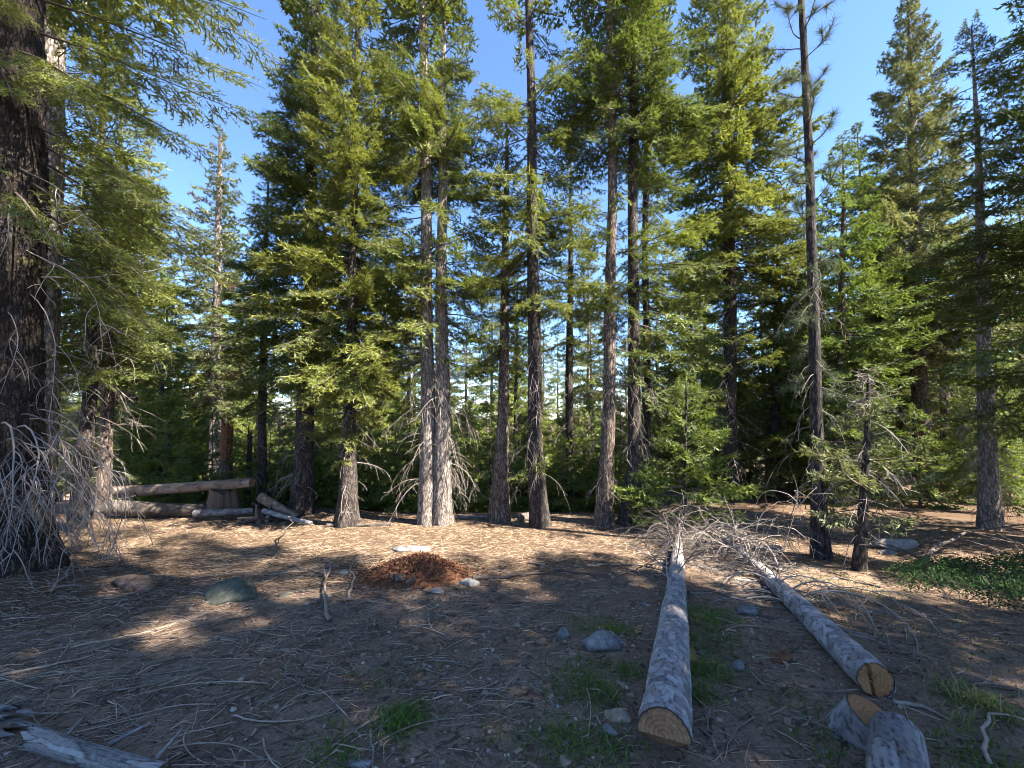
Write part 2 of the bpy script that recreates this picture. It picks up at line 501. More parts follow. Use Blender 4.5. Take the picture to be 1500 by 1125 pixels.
def add_bough(acc, wood, rng, p0, az, L, e0, k, lift, kind, tint, wr=0.012, sc_w=1.0, brown=0.0):
    s, cx, cz, ca = branch_curve(L, e0, k, lift)
    h = np.array([math.cos(az), math.sin(az), 0]); side = np.array([-math.sin(az), math.cos(az), 0]); up = np.array([0, 0, 1.0])
    size = 0 if L < 0.75 else (1 if L < 1.25 else 2)
    L0, T, C = spray(kind, size, int(rng.integers(0, 3)))
    f = L / L0
    P = T.reshape(-1, 3)
    x = P[:, 0] * f
    y = P[:, 1] * (0.5 + 0.5 * f) * sc_w * (1 if rng.random() < .5 else -1)
    z = P[:, 2] * (0.5 + 0.5 * f)
    X = np.interp(x, s, cx); Zc = np.interp(x, s, cz); A = np.interp(x, s, ca)
    hang = -0.42 * np.abs(y) * rng.uniform(0.2, 1.4)             # side twigs droop
    ro = rng.normal(0, 0.28)
    y, z = y * math.cos(ro) - z * math.sin(ro), y * math.sin(ro) + z * math.cos(ro)
    out = p0 + h * (X - (z + hang) * np.sin(A))[:, None] + up * (Zc + (z + hang) * np.cos(A))[:, None] + side * y[:, None]
    acc[0].append(out)
    c = np.zeros((len(C), 3)); c[:, 0] = np.clip(tint + (C[:, 0] - 0.5) * 0.5, 0, 1); c[:, 1] = C[:, 1] * rng.uniform(0.5, 1.2)
    if brown and rng.random() < brown:
        c[:, 2] = (rng.random(len(C)) < 0.6) * 0.9
    acc[1].append(np.repeat(c, 3, 0))
    W = p0[None] + h[None] * cx[:, None] + up[None] * cz[:, None]
    wood.append((W, np.linspace(wr, 0.003, len(W))))

def dead_limb(rng, p0, d0, L, r0, droop=1.2, curl=0.5, nsub=6, levels=2, K=8, sublen=0.45, out=None, stiff=0.0):
    """a bare limb with side twigs -> list of (pts (K,3), radii (K))"""
    if out is None:
        out = []
    d = np.array(d0, float); d /= np.linalg.norm(d)
    p = np.array(p0, float)
    pts = [p.copy()]
    ds = L / (K - 1)
    w = rng.normal(0, curl, 3)
    for i in range(K - 1):
        g = np.array([0, 0, -droop]) * ds / max(L, .3) * (1 if d[2] > -0.92 else 0.1)
        d = d + g + (w + rng.normal(0, curl * 1.3, 3)) * 0.16
        d /= np.linalg.norm(d)
        p = p + d * ds
        pts.append(p.copy())
    pts = np.array(pts)
    out.append((pts, np.linspace(r0, max(r0 * 0.25, 0.002), K)))
    if levels > 0:
        for q in range(nsub):
            u = rng.uniform(0.18, 0.97) * (K - 1)
            i = min(int(u), K - 2)
            b = pts[i] + (pts[i + 1] - pts[i]) * (u - i)
            t = pts[i + 1] - pts[i]; t /= np.linalg.norm(t)
            a, c = perp(t)
            sg = 1 if q % 2 else -1
            e = t * rng.uniform(0.5, 1.0) + a * sg * rng.uniform(0.5, 1.0) + c * rng.normal(0, 0.35)
            dead_limb(rng, b, e, L * sublen * rng.uniform(0.5, 1.2) * (1 - 0.5 * u / K), r0 * 0.58, droop, curl * 1.1, max(2, nsub // 2), levels - 1, max(5, K - 2), sublen, out)
    return out

def polys_to_mesh(polys, sides=4, rng=None):
    """list of (pts, radii) with differing lengths -> verts, quads, colour"""
    by = {}
    for p, r in polys:
        by.setdefault(len(p), []).append((p, r))
    VV, QQ, CC, off = [], [], [], 0
    for k, lst in by.items():
        V, Q = tubes(np.array([a for a, b in lst]), np.array([b for a, b in lst]), sides)
        if rng is not None:
            CC.append(np.repeat(rng.uniform(0, 1, len(lst)), k * sides))
        VV.append(V); QQ.append(Q + off); off += len(V)
    V = np.concatenate(VV); Q = np.concatenate(QQ)
    C = None
    if rng is not None:
        C = np.zeros((len(V), 3)); C[:, 0] = np.concatenate(CC)
    return V, Q, C

def limb_mesh(name, polys, material, sides=4, seed=0):
    V, Q, C = polys_to_mesh(polys, sides, np.random.default_rng(seed))
    return mesh_from(name, V, Q, [material], True, C)

def trunk_mesh(name, ctrl, material, sides=28, dz=0.10, ridge=0.05, seed=0, flare=0.55, flare_h=0.45, knots=0):
    """ctrl rows (x,y,z,r), bottom first (tree-local). Bark ridges are real relief."""
    ctrl = np.array(ctrl, float)
    z0, z1 = ctrl[0, 2], ctrl[-1, 2]
    n = max(8, int((z1 - z0) / dz))
    z = np.linspace(z0, z1, n)
    r_ = np.random.default_rng(seed)
    x = np.interp(z, ctrl[:, 2], ctrl[:, 0]); y = np.interp(z, ctrl[:, 2], ctrl[:, 1]); R = np.interp(z, ctrl[:, 2], ctrl[:, 3])
    wob = R * 0.25
    x = x + wob * np.sin(z * 1.3 + r_.uniform(0, 6)) * 0.4; y = y + wob * np.sin(z * 1.1 + r_.uniform(0, 6)) * 0.4
    th = np.arange(sides) * 2 * np.pi / sides
    Zg, Tg = np.meshgrid(z, th, indexing='ij')
    lob = sum(np.cos(Tg * m + r_.uniform(0, 6)) * a for m, a in ((3, .45), (4, .35), (5, .4), (7, .2)))
    hb = np.exp(-np.maximum(Zg - 0.08, 0) / flare_h)
    rad = R[:, None] * (1 + flare * hb * (0.6 + 0.55 * lob))
    # furrows: ridged noise stretched along the stem, wrapped round it
    tw = Tg + 0.12 * np.sin(Zg * 2.1 + 1)
    f = np.zeros_like(Zg)
    for m, a in ((9, .5), (14, .35), (5, .3)):
        f += a * np.abs(np.sin(tw * m * 0.5 + 1.6 * np.sin(Zg * 3.1 + m) + r_.uniform(0, 6)))
    f2 = np.sin(Zg * 17 + 3 * np.sin(Tg * 3 + 1)) * np.sin(Tg * 6 + 4 * np.sin(Zg * 5))
    rad = rad * (1 + ridge * (f - 0.7) + ridge * 0.35 * f2 + r_.normal(0, ridge * 0.22, rad.shape))
    V = np.stack([x[:, None] + rad * np.cos(Tg), y[:, None] + rad * np.sin(Tg), Zg], -1).reshape(-1, 3)
    i = np.arange(n * sides).reshape(n, sides)
    a = i[:-1]; b = np.roll(a, -1, 1); d = i[1:]; c = np.roll(d, -1, 1)
    Q = np.stack([a, b, c, d], -1).reshape(-1, 4)
    V = np.concatenate([V, [[x[-1], y[-1], z[-1] + R[-1]]]])
    T = np.stack([i[-1], np.roll(i[-1], -1), np.full(sides, len(V) - 1)], -1)
    return mesh_from(name, V, [Q, T], [material], True), (lambda zz: np.array([np.interp(zz, z, x), np.interp(zz, z, y), zz])), (lambda zz: float(np.interp(zz, z, R)))

def crown(seed, axis, rad, z0, z1, L, kind='mid', dens=1.0, prof=0.8, e_low=-0.22, e_top=0.5, k=-0.5, lift=0.7, whorl=0.27, nb=6,
          az_pref=None, az_w=0.0, gaps=(), minL=0.22, low=0.55, brown=0.0, tint0=0.45, front=1.0, ztop=10.2):
    """crown triangles + live-branch wood between heights z0..z1. Longest branches (L) low, shortening to the top."""
    r = np.random.default_rng(seed)
    acc = ([], []); wood = []
    z = z0
    clump = r.uniform(0, 6.28)
    while z < z1 - 0.05:
        t = (z - z0) / (z1 - z0)
        env = (1 - t) ** prof * (low + (1 - low) * min(1, t * 4))
        n = max(3, int(round(nb * dens * (1 - 0.35 * t) * r.uniform(0.7, 1.3))))
        a0 = r.uniform(0, 6.28)
        for q in range(n):
            az = a0 + 6.283 * q / n + r.normal(0, 0.25)
            if az_pref is not None:
                if r.random() < az_w * 0.5 * (1 - math.cos(az - az_pref)):
                    continue
            fr = max(0, -math.sin(az))
            if r.random() > 1 - (1 - front) * fr ** 1.5:
                continue
            zz = z + r.uniform(-whorl, whorl) * 0.5
            skip = False
            for g0, g1, pr in gaps:
                if g0 < zz < g1 and r.random() < pr:
                    skip = True
            if skip or zz > z1 - 0.03:
                continue
            ln = L * env * r.uniform(0.62, 1.18) * (1 + 0.22 * math.sin(zz * 1.7 + clump + 2 * az)) + minL * (0.5 + 0.5 * (1 - t))
            e0 = e_low + (e_top - e_low) * t + r.normal(0, 0.12)
            p0 = axis(zz) + np.array([math.cos(az), math.sin(az), 0]) * rad(zz) * 0.7
            tint = np.clip(tint0 + 0.28 * r.normal(), 0, 1)
            add_bough(acc, wood, r, p0, az, ln, e0, k * r.uniform(0.5, 1.4), lift * r.uniform(0.5, 1.3), kind if zz < ztop else 'far', tint, wr=0.006 + 0.008 * ln, brown=brown)
        z += whorl * r.uniform(0.75, 1.25)
    # leader
    p0 = axis(z1 - 0.35)
    for q in range(4):
        add_bough(acc, wood, r, p0 + [0, 0, 0.09 * q], q * 1.6, 0.3, 1.0, 0.2, 0.2, kind, 0.6, wr=0.004)
    return acc, wood

def crown_mesh(name, acc, material):
    V = np.concatenate(acc[0]); C = np.concatenate(acc[1])
    Tn = np.arange(len(V)).reshape(-1, 3)
    return mesh_from(name, V, Tn, [material], False, C)

TRI = [0]
def finish_tree(root, trunk_me, acc, wood, dead, bark, nmat, seed, twigmat=None):
    link('trunk', trunk_me, root)
    if acc and acc[0]:
        me = crown_mesh('crown', acc, nmat); TRI[0] += len(me.polygons)
        link('crown', me, root)
    if wood:
        link('live_branches', limb_mesh('live_branches', wood, M['twig_dark'], 3, seed), root)['kind'] = 'stuff'
    if dead:
        o = link('dead_twigs', limb_mesh('dead_twigs', dead, twigmat or M['twig_gray'], 3, seed + 1), root)
        o['kind'] = 'stuff'

def dead_skirt(seed, axis, rad, z0, z1, n, L, r0=0.008, droop=1.6, levels=1, nsub=5, pref=None, up=0.0):
    r = np.random.default_rng(seed)
    out = []
    for i in range(n):
        z = r.uniform(z0, z1)
        az = r.uniform(0, 6.283) if pref is None else pref + r.normal(0, 0.9)
        d = np.array([math.cos(az), math.sin(az), up + r.normal(-0.05, 0.25)])
        p0 = axis(z) + np.array([math.cos(az), math.sin(az), 0]) * rad(z) * 0.8
        dead_limb(r, p0, d, L * r.uniform(0.35, 1.2), r0 * r.uniform(0.6, 1.3), droop * r.uniform(.5, 1.4), 0.5, nsub, levels, 6, 0.5, out)
    return out

def px_tree(name, label, cat, path, H, bark, nmat, seed, Y=None, base=None, group=None, sides=24, ridge=0.08, flare=0.26, crowns=(), skirts=(), twigmat=None, dz=0.13, flare_h=0.45):
    """path: (px, py, width_px) from the base up, all at the depth of the base; continued to height H above the ground"""
    b = G(path[0][0], path[0][1]) if Y is None else None
    if Y is None:
        Y = b[1]
    gx = at(path[0][0], path[0][1], Y)
    bz = float(gz(gx[0], Y))
    root = empty(name, (gx[0], Y, bz), label, cat, group)
    ctrl = []
    for px, py, w in path:
        p = at(px, py, Y)
        ctrl.append([p[0] - gx[0], 0, p[2] - bz, w * 0.43 / F * Y])
    ctrl[0][2] = min(ctrl[0][2], 0.0)
    first = [ctrl[0][0], 0, -0.15, ctrl[0][3]]
    ctrl = [first] + [c for c in ctrl if c[2] > 0.02]
    a, c = ctrl[-2], ctrl[-1]
    if H > c[2] + 0.3:
        sl = (c[0] - a[0]) / max(c[2] - a[2], .3)
        ctrl.append([c[0] + sl * (H - c[2]) * 0.5, 0.0, H, 0.012])
    if Y > 10: sides, dz = 16, 0.22
    me, ax, rd = trunk_mesh('trunk', ctrl, bark, sides, dz, ridge, seed, flare, flare_h)
    acc = ([], []); wood = []; dead = []
    for i, cr in enumerate(crowns):
        A, W = crown(seed * 7 + i, ax, rd, **cr)
        acc[0].extend(A[0]); acc[1].extend(A[1]); wood.extend(W)
    for i, sk in enumerate(skirts):
        dead.extend(dead_skirt(seed * 5 + i, ax, rd, **sk))
    finish_tree(root, me, acc, wood, dead, bark, nmat, seed, twigmat)
    return root, ax, rd, Y

def copy_tree(src, loc, rz, s, label, group, name=None, cat='tree', sz=None):
    r = src.copy()
    COL.objects.link(r)
    r.location = loc; r.rotation_euler = (0, 0, rz); r.scale = (s, s, sz or s)
    tag(r, label, cat, group)
    for ch in src.children:
        c = ch.copy(); COL.objects.link(c); c.parent = r
    return r

# ------------------------------------------------------------------ the trees one can tell apart
def C_(z0, z1, L, **k):
    d = dict(z0=z0, z1=z1, L=L); d.update(k); return d
def S_(z0, z1, n, L, **k):
    d = dict(z0=z0, z1=z1, n=n, L=L); d.update(k); return d

FIRS = 'firs along the far edge of the clearing'
px_tree('fir_tree', 'dark fir with crooked trunk and bare gray twigs beside the toppled logs', 'tree',
        [(440, 752, 36), (447, 640, 28), (455, 400, 22), (460, 100, 15), (462, 0, 13)], 14.5, M['bark_dark'], M['fir'], 11, group=FIRS,
        crowns=[C_(3.2, 14.5, 1.5, dens=1.35, low=0.75, k=-0.7), C_(6.0, 11, 1.5, dens=0.35, az_pref=3.9, az_w=1.0, k=-1.0)],
        skirts=[S_(0.6, 3.6, 34, 0.9, pref=3.4), S_(0.5, 4.5, 26, 0.6)])
px_tree('fir_tree', 'short-branched fir with widely flared dark base and needles low on its stem', 'tree',
        [(508, 770, 34), (512, 640, 21), (515, 480, 17), (520, 200, 12)], 13, M['bark_dark'], M['fir'], 12, group=FIRS, flare=0.45,
        crowns=[C_(2.9, 13, 1.4, dens=1.3, low=0.8), C_(1.4, 3.5, 0.8, dens=0.45)], skirts=[S_(0.3, 3.0, 40, 0.6)])
px_tree('fir_tree', 'pale gray sunlit fir touching its twin, stem clear high up', 'tree',
        [(628, 768, 33), (626, 600, 24), (625, 400, 20), (622, 100, 15), (619, 0, 13)], 14.5, M['bark_gray'], M['fir'], 13, group=FIRS, sides=40, dz=0.06,
        crowns=[C_(3.2, 14.5, 1.5, dens=1.0, low=0.9, az_pref=3.3, az_w=0.8, front=0.35, k=-0.55), C_(7.0, 14.5, 1.2, dens=0.8, front=0.7)],
        skirts=[S_(0.7, 4.2, 40, 0.9, pref=3.6, r0=0.007), S_(1, 9, 50, 0.45, levels=0, r0=0.006, droop=.6)])
px_tree('fir_tree', 'pale brown sunlit fir fused at its foot to a gray twin', 'tree',
        [(648, 768, 33), (648, 600, 25), (647, 400, 19), (648, 240, 13), (650, 100, 9)], 12.5, M['bark_gray'], M['fir'], 14, group=FIRS, sides=40, dz=0.06,
        crowns=[C_(3.6, 12.5, 1.4, dens=0.95, low=0.85, az_pref=-0.2, az_w=0.75, front=0.4), C_(7.2, 9.2, 1.0, dens=0.6)],
        skirts=[S_(0.6, 3.6, 46, 1.0, pref=-0.2, r0=0.007, droop=2.2), S_(1, 8, 40, 0.4, levels=0, r0=0.006, droop=.6)])
px_tree('fir_tree', 'slim brown fir with gently curved trunk between the twins and a darker fir', 'tree',
        [(733, 763, 32), (737, 600, 19), (740, 400, 13), (742, 260, 8)], 8.8, M['bark_brown'], M['fir'], 15, group=FIRS, flare=0.35,
        crowns=[C_(3.2, 8.8, 1.05, dens=0.8, front=0.4)], skirts=[S_(0.6, 4.0, 40, 0.5, r0=0.005)])
px_tree('fir_tree', 'shade-dark straight fir with leafy sprig and hanging bare twigs low on its trunk', 'tree',
        [(792, 770, 33), (784, 640, 25), (781, 400, 20), (778, 150, 15), (775, 0, 13)], 13.5, M['bark_dark'], M['fir'], 16, group=FIRS, sides=36, dz=0.07,
        crowns=[C_(4.4, 13.5, 1.5, dens=0.85, low=0.8, front=0.5, gaps=[(8.6, 10.2, .6)]), C_(1.3, 1.8, 0.7, dens=0.4, az_pref=3.4, az_w=1)],
        skirts=[S_(0.9, 3.6, 36, 0.8, pref=-1.5, r0=0.007, droop=2.4), S_(3, 9, 24, 0.6, droop=.5)])
px_tree('fir_tree', 'gray-barked straight fir leaning slightly away from a shade-dark neighbour', 'tree',
        [(885, 770, 30), (890, 640, 22), (897, 300, 16), (895, 100, 13), (893, 0, 11)], 13.5, M['bark_brown'], M['fir'], 17, group=FIRS, sides=32, dz=0.08,
        crowns=[C_(7.6, 13.5, 1.35, dens=0.9, low=0.9, front=0.7), C_(3.0, 7.4, 0.8, dens=0.28, front=0.4)], skirts=[S_(0.8, 3.4, 30, 0.7, r0=0.006, droop=2), S_(3, 9, 26, 0.5, droop=.4)])
px_tree('fir_tree', 'shade-dark fir with bowed foot behind the young bright fir', 'tree',
        [(915, 768, 30), (932, 680, 25), (930, 600, 21), (927, 400, 18), (928, 100, 14), (928, 0, 12)], 13.5, M['bark_dark'], M['fir'], 18, group=FIRS,
        crowns=[C_(7.9, 13.5, 1.3, dens=0.9, low=0.9), C_(3.0, 7.4, 1.15, dens=0.5, az_pref=0.0, az_w=0.9)], skirts=[S_(0.8, 4.2, 60, 0.8, r0=0.006, droop=2), S_(3, 9, 20, 0.6, droop=.4)])
px_tree('fir_tree', 'thin fir pole close beside the shade-dark fir, heavy boughs to one side', 'tree',
        [(950, 757, 16), (949, 640, 12), (945, 400, 11), (949, 100, 9)], 12.5, M['bark_dark'], M['fir'], 19, Y=8.9, group=FIRS,
        crowns=[C_(2.6, 12.5, 1.6, dens=0.95, az_pref=0.1, az_w=0.95, low=0.8, front=0.9, k=-0.6)], skirts=[S_(0.8, 6.2, 40, 0.6)])
px_tree('fir_tree', 'tall broad fir with dark stem behind the tangle of felled branches', 'tree',
        [(1070, 735, 24), (1069, 400, 19), (1065, 200, 14), (1062, 0, 11)], 17, M['bark_dark'], M['fir'], 20, Y=11.2, group=FIRS,
        crowns=[C_(6.0, 17, 2.1, kind='far', dens=1.3, low=0.75, whorl=0.3), C_(3.0, 6.4, 1.1, dens=0.4)], skirts=[S_(0.8, 6, 60, 0.9)])
px_tree('fir_tree', 'tall cone-shaped silvery fir with pale bare lower limbs', 'tree',
        [(1352, 722, 26), (1342, 400, 18), (1336, 200, 12), (1331, 30, 5)], 15.6, M['bark_brown'], M['fir_blue'], 21, Y=12.0, group='firs beyond the low green shrub',
        crowns=[C_(4.2, 15.6, 2.1, kind='far', dens=1.3, prof=0.85, low=0.7, e_low=-0.2, e_top=0.85, k=-0.15, lift=0.5, tint0=0.6)],
        skirts=[S_(1.0, 5.6, 60, 1.5, pref=-0.9, r0=0.012, droop=1.8), S_(0.6, 4, 30, 1.0)])
px_tree('fir_tree', 'thin bare-stemmed fir pole beside the silvery cone-shaped fir', 'tree',
        [(1388, 722, 14), (1378, 400, 10), (1372, 250, 6)], 10.5, M['bark_brown'], M['fir_blue'], 22, Y=13, group='firs beyond the low green shrub',
        crowns=[C_(5, 10.5, 1.2, dens=0.8, brown=0.12)], skirts=[S_(0.5, 6, 46, 0.8)])
px_tree('fir_tree', 'gray fir trunk wrapped in dense sunlit bare twigs behind the fallen branch', 'tree',
        [(1450, 775, 28), (1444, 600, 20), (1438, 400, 15), (1434, 250, 9)], 9.5, M['bark_gray'], M['fir_blue'], 23, group='firs beyond the low green shrub',
        crowns=[C_(4.6, 9.5, 1.3, dens=0.7)], skirts=[S_(0.3, 2.6, 130, 0.45, r0=0.004, droop=2.2), S_(2, 5, 50, 0.8)])
px_tree('fir_tree', 'dense dark fir with drooping tiers overhanging the low green shrub', 'tree',
        [(1625, 800, 50), (1625, 400, 36), (1625, 0, 24)], 12.5, M['bark_dark'], M['fir'], 24, Y=6.3, group='firs beyond the low green shrub',
        crowns=[C_(2.2, 12.5, 2.15, dens=1.3, prof=0.6, low=0.85, e_low=-0.15, e_top=0.4, k=-0.5, lift=0.5, kind='mid', tint0=0.25, whorl=0.30, az_pref=3.3, az_w=0.7)], skirts=[S_(0.6, 2.5, 24, 1.0)])
px_tree('fir_tree', 'dense shaded fir tapering to a point behind the shade-dark pine trunk', 'tree',
        [(1135, 722, 18), (1138, 500, 13), (1142, 330, 6)], 8.6, M['bark_dark'], M['fir'], 25, Y=11.8, group=FIRS,
        crowns=[C_(1.0, 8.6, 1.55, kind='far', dens=1.2, low=0.9, tint0=0.2, k=-0.6)], skirts=[S_(0.3, 2, 20, 0.6)])
px_tree('fir_tree', 'yellow-green bushy fir with pointed top right behind the slender pine', 'tree',
        [(1228, 735, 16), (1232, 500, 12), (1236, 300, 6)], 9.6, M['bark_brown'], M['fir_young'], 26, Y=10.6, group=FIRS,
        crowns=[C_(2.2, 9.6, 1.55, kind='far', dens=1.1, low=0.7, tint0=0.55, prof=0.6)], skirts=[S_(0.3, 3.5, 36, 0.7)])
px_tree('fir_tree', 'slim gray fir with thin open crown standing over the propped log', 'tree',
        [(314, 722, 19), (316, 550, 15), (320, 350, 11), (323, 200, 6)], 12.6, M['bark_gray'], M['fir_blue'], 27, Y=13.6, group='firs behind the toppled logs',
        crowns=[C_(3.6, 12.6, 1.5, kind='far', dens=0.8, low=0.8, prof=0.7, tint0=0.6, brown=0.08)], skirts=[S_(0.8, 5, 40, 0.9)])
px_tree('fir_tree', 'black fir stem in deep shade next to the old mossy trunk', 'tree',
        [(118, 700, 24), (132, 560, 18), (142, 400, 15), (146, 250, 11)], 10.5, M['bark_dark'], M['fir'], 28, Y=7.6, group='firs behind the toppled logs',
        crowns=[C_(2.9, 10.5, 1.35, dens=1.0, tint0=0.2, front=0.7)], skirts=[S_(0.6, 4.5, 50, 1.1, droop=.9)])
px_tree('fir_tree', 'gray fir stem partly hidden by bare drooping limbs of the old trunk', 'tree',
        [(152, 705, 22), (160, 560, 16), (168, 380, 12)], 9.6, M['bark_brown'], M['fir'], 29, Y=8.6, group='firs behind the toppled logs',
        crowns=[C_(3.2, 9.6, 1.3, dens=0.9, tint0=0.3)], skirts=[S_(0.6, 4.5, 46, 1.1, droop=.9)])
px_tree('fir_tree', 'thin dark fir with narrow crown behind the shattered stump', 'tree',
        [(384, 735, 15), (386, 500, 11), (391, 330, 6)], 8.6, M['bark_dark'], M['fir'], 30, Y=10.4, group='firs behind the toppled logs',
        crowns=[C_(2.4, 8.6, 0.95, dens=1.0, tint0=0.35)], skirts=[S_(0.5, 3.5, 36, 0.7)])
px_tree('fir_tree', 'dark fir stem half hidden behind the slim curved fir and its neighbour', 'tree',
        [(833, 735, 17), (834, 560, 13), (836, 380, 9)], 10.5, M['bark_dark'], M['fir'], 31, Y=11.5, group=FIRS,
        crowns=[C_(4.6, 10.5, 1.1, dens=0.6, front=.6)], skirts=[S_(0.8, 4.5, 36, 0.6)])

# young fir in front of the edge
px_tree('young_fir', 'bright green young fir growing behind the felled log tips', 'tree',
        [(1002, 775, 9), (1003, 700, 6), (1005, 620, 3)], 2.7, M['bark_dark'], M['fir_young'], 40, Y=7.5, flare=0.2,
        crowns=[C_(0.35, 2.7, 0.95, dens=0.75, prof=0.7, whorl=0.16, e_low=0.0, e_top=0.5, k=-0.25, lift=0.25, tint0=0.7, low=0.75)])

# young half-dead fir beside the pine
px_tree('young_fir', 'stunted dark young fir with broken twiggy top beside the shade-dark pine trunk', 'tree',
        [(1256, 835, 19), (1264, 740, 13), (1270, 640, 9), (1272, 590, 7)], 2.45, M['bark_dark'], M['fir_blue'], 41, group=None, flare=0.3,
        crowns=[C_(0.8, 1.9, 0.9, dens=0.6, whorl=0.2, e_low=-0.1, k=-0.2, tint0=0.4)],
        skirts=[S_(0.4, 2.4, 50, 0.6, r0=0.005), S_(2.0, 2.5, 34, 0.3, r0=0.004, droop=0.3)], twigmat=M['twig_gray'])

# ------------------------------------------------------------------ slender pine
def pine():
    path = [(1203, 818, 27), (1199, 720, 21), (1195, 600, 18), (1192, 450, 16), (1186, 250, 13), (1178, 80, 11), (1174, 0, 10)]
    root, ax, rd, Y = px_tree('pine_tree', 'slender pine with shade-dark trunk and tufts of long needles', 'tree', path, 8.6, M['bark_pine'], M['pine'], 50, flare=0.35, sides=32, dz=0.05, ridge=0.08,
                              skirts=[S_(0.9, 4.6, 34, 0.75, r0=0.006, droop=2.6, levels=1, nsub=3)])
    r = np.random.default_rng(51)
    tri, colr, wood = [], [], []
    for z in np.concatenate([np.arange(2.4, 4.6, 0.20), np.arange(4.8, 8.4, 0.15)]):
        az = r.uniform(0, 6.283)
        L = (r.uniform(0.35, 0.65) if z > 4.6 else r.uniform(0.4, 0.9))
        d = np.array([math.cos(az), math.sin(az), 0.15 if z > 4.6 else -0.3])
        lim = dead_limb(r, ax(z), d, L, 0.011, -0.9 if z > 4.6 else 0.8, 0.5, 2, 1, 7, 0.5)
        wood += lim
        for pts, rr in lim:
            n = 130 if z > 4.6 else 90
            u = r.beta(3, 1.3, n) * (len(pts) - 1.001)
            i = u.astype(int)
            b = pts[i] + (pts[i + 1] - pts[i]) * (u - i)[:, None]
            ax_ = pts[-1] - pts[-3]; ax_ = ax_ / np.linalg.norm(ax_)
            dv = r.normal(0, 1, (n, 3)); dv /= np.linalg.norm(dv, axis=1, keepdims=True)
            dv = dv + ax_ * 0.75 + np.array([0, 0, 0.1]); dv /= np.linalg.norm(dv, axis=1, keepdims=True)
            ln = r.uniform(0.10, 0.17, n)
            w = np.cross(dv, r.normal(0, 1, (n, 3))); w /= np.linalg.norm(w, axis=1, keepdims=True); w *= 0.0022
            tri.append(np.stack([b - w, b + w, b + dv * ln[:, None] - [0, 0, 0.012]], 1))
            c = np.zeros((n, 3)); c[:, 0] = r.uniform(0, 1, n); c[:, 1] = r.uniform(0, .5, n)
            colr.append(np.repeat(c, 3, 0))
    link('crown', crown_mesh('crown', ([np.concatenate(tri).reshape(-1, 3)], [np.concatenate(colr)]), M['pine']), root)
    link('live_branches', limb_mesh('live_branches', wood, M['twig_dark'], 4, 3), root)['kind'] = 'stuff'
pine()

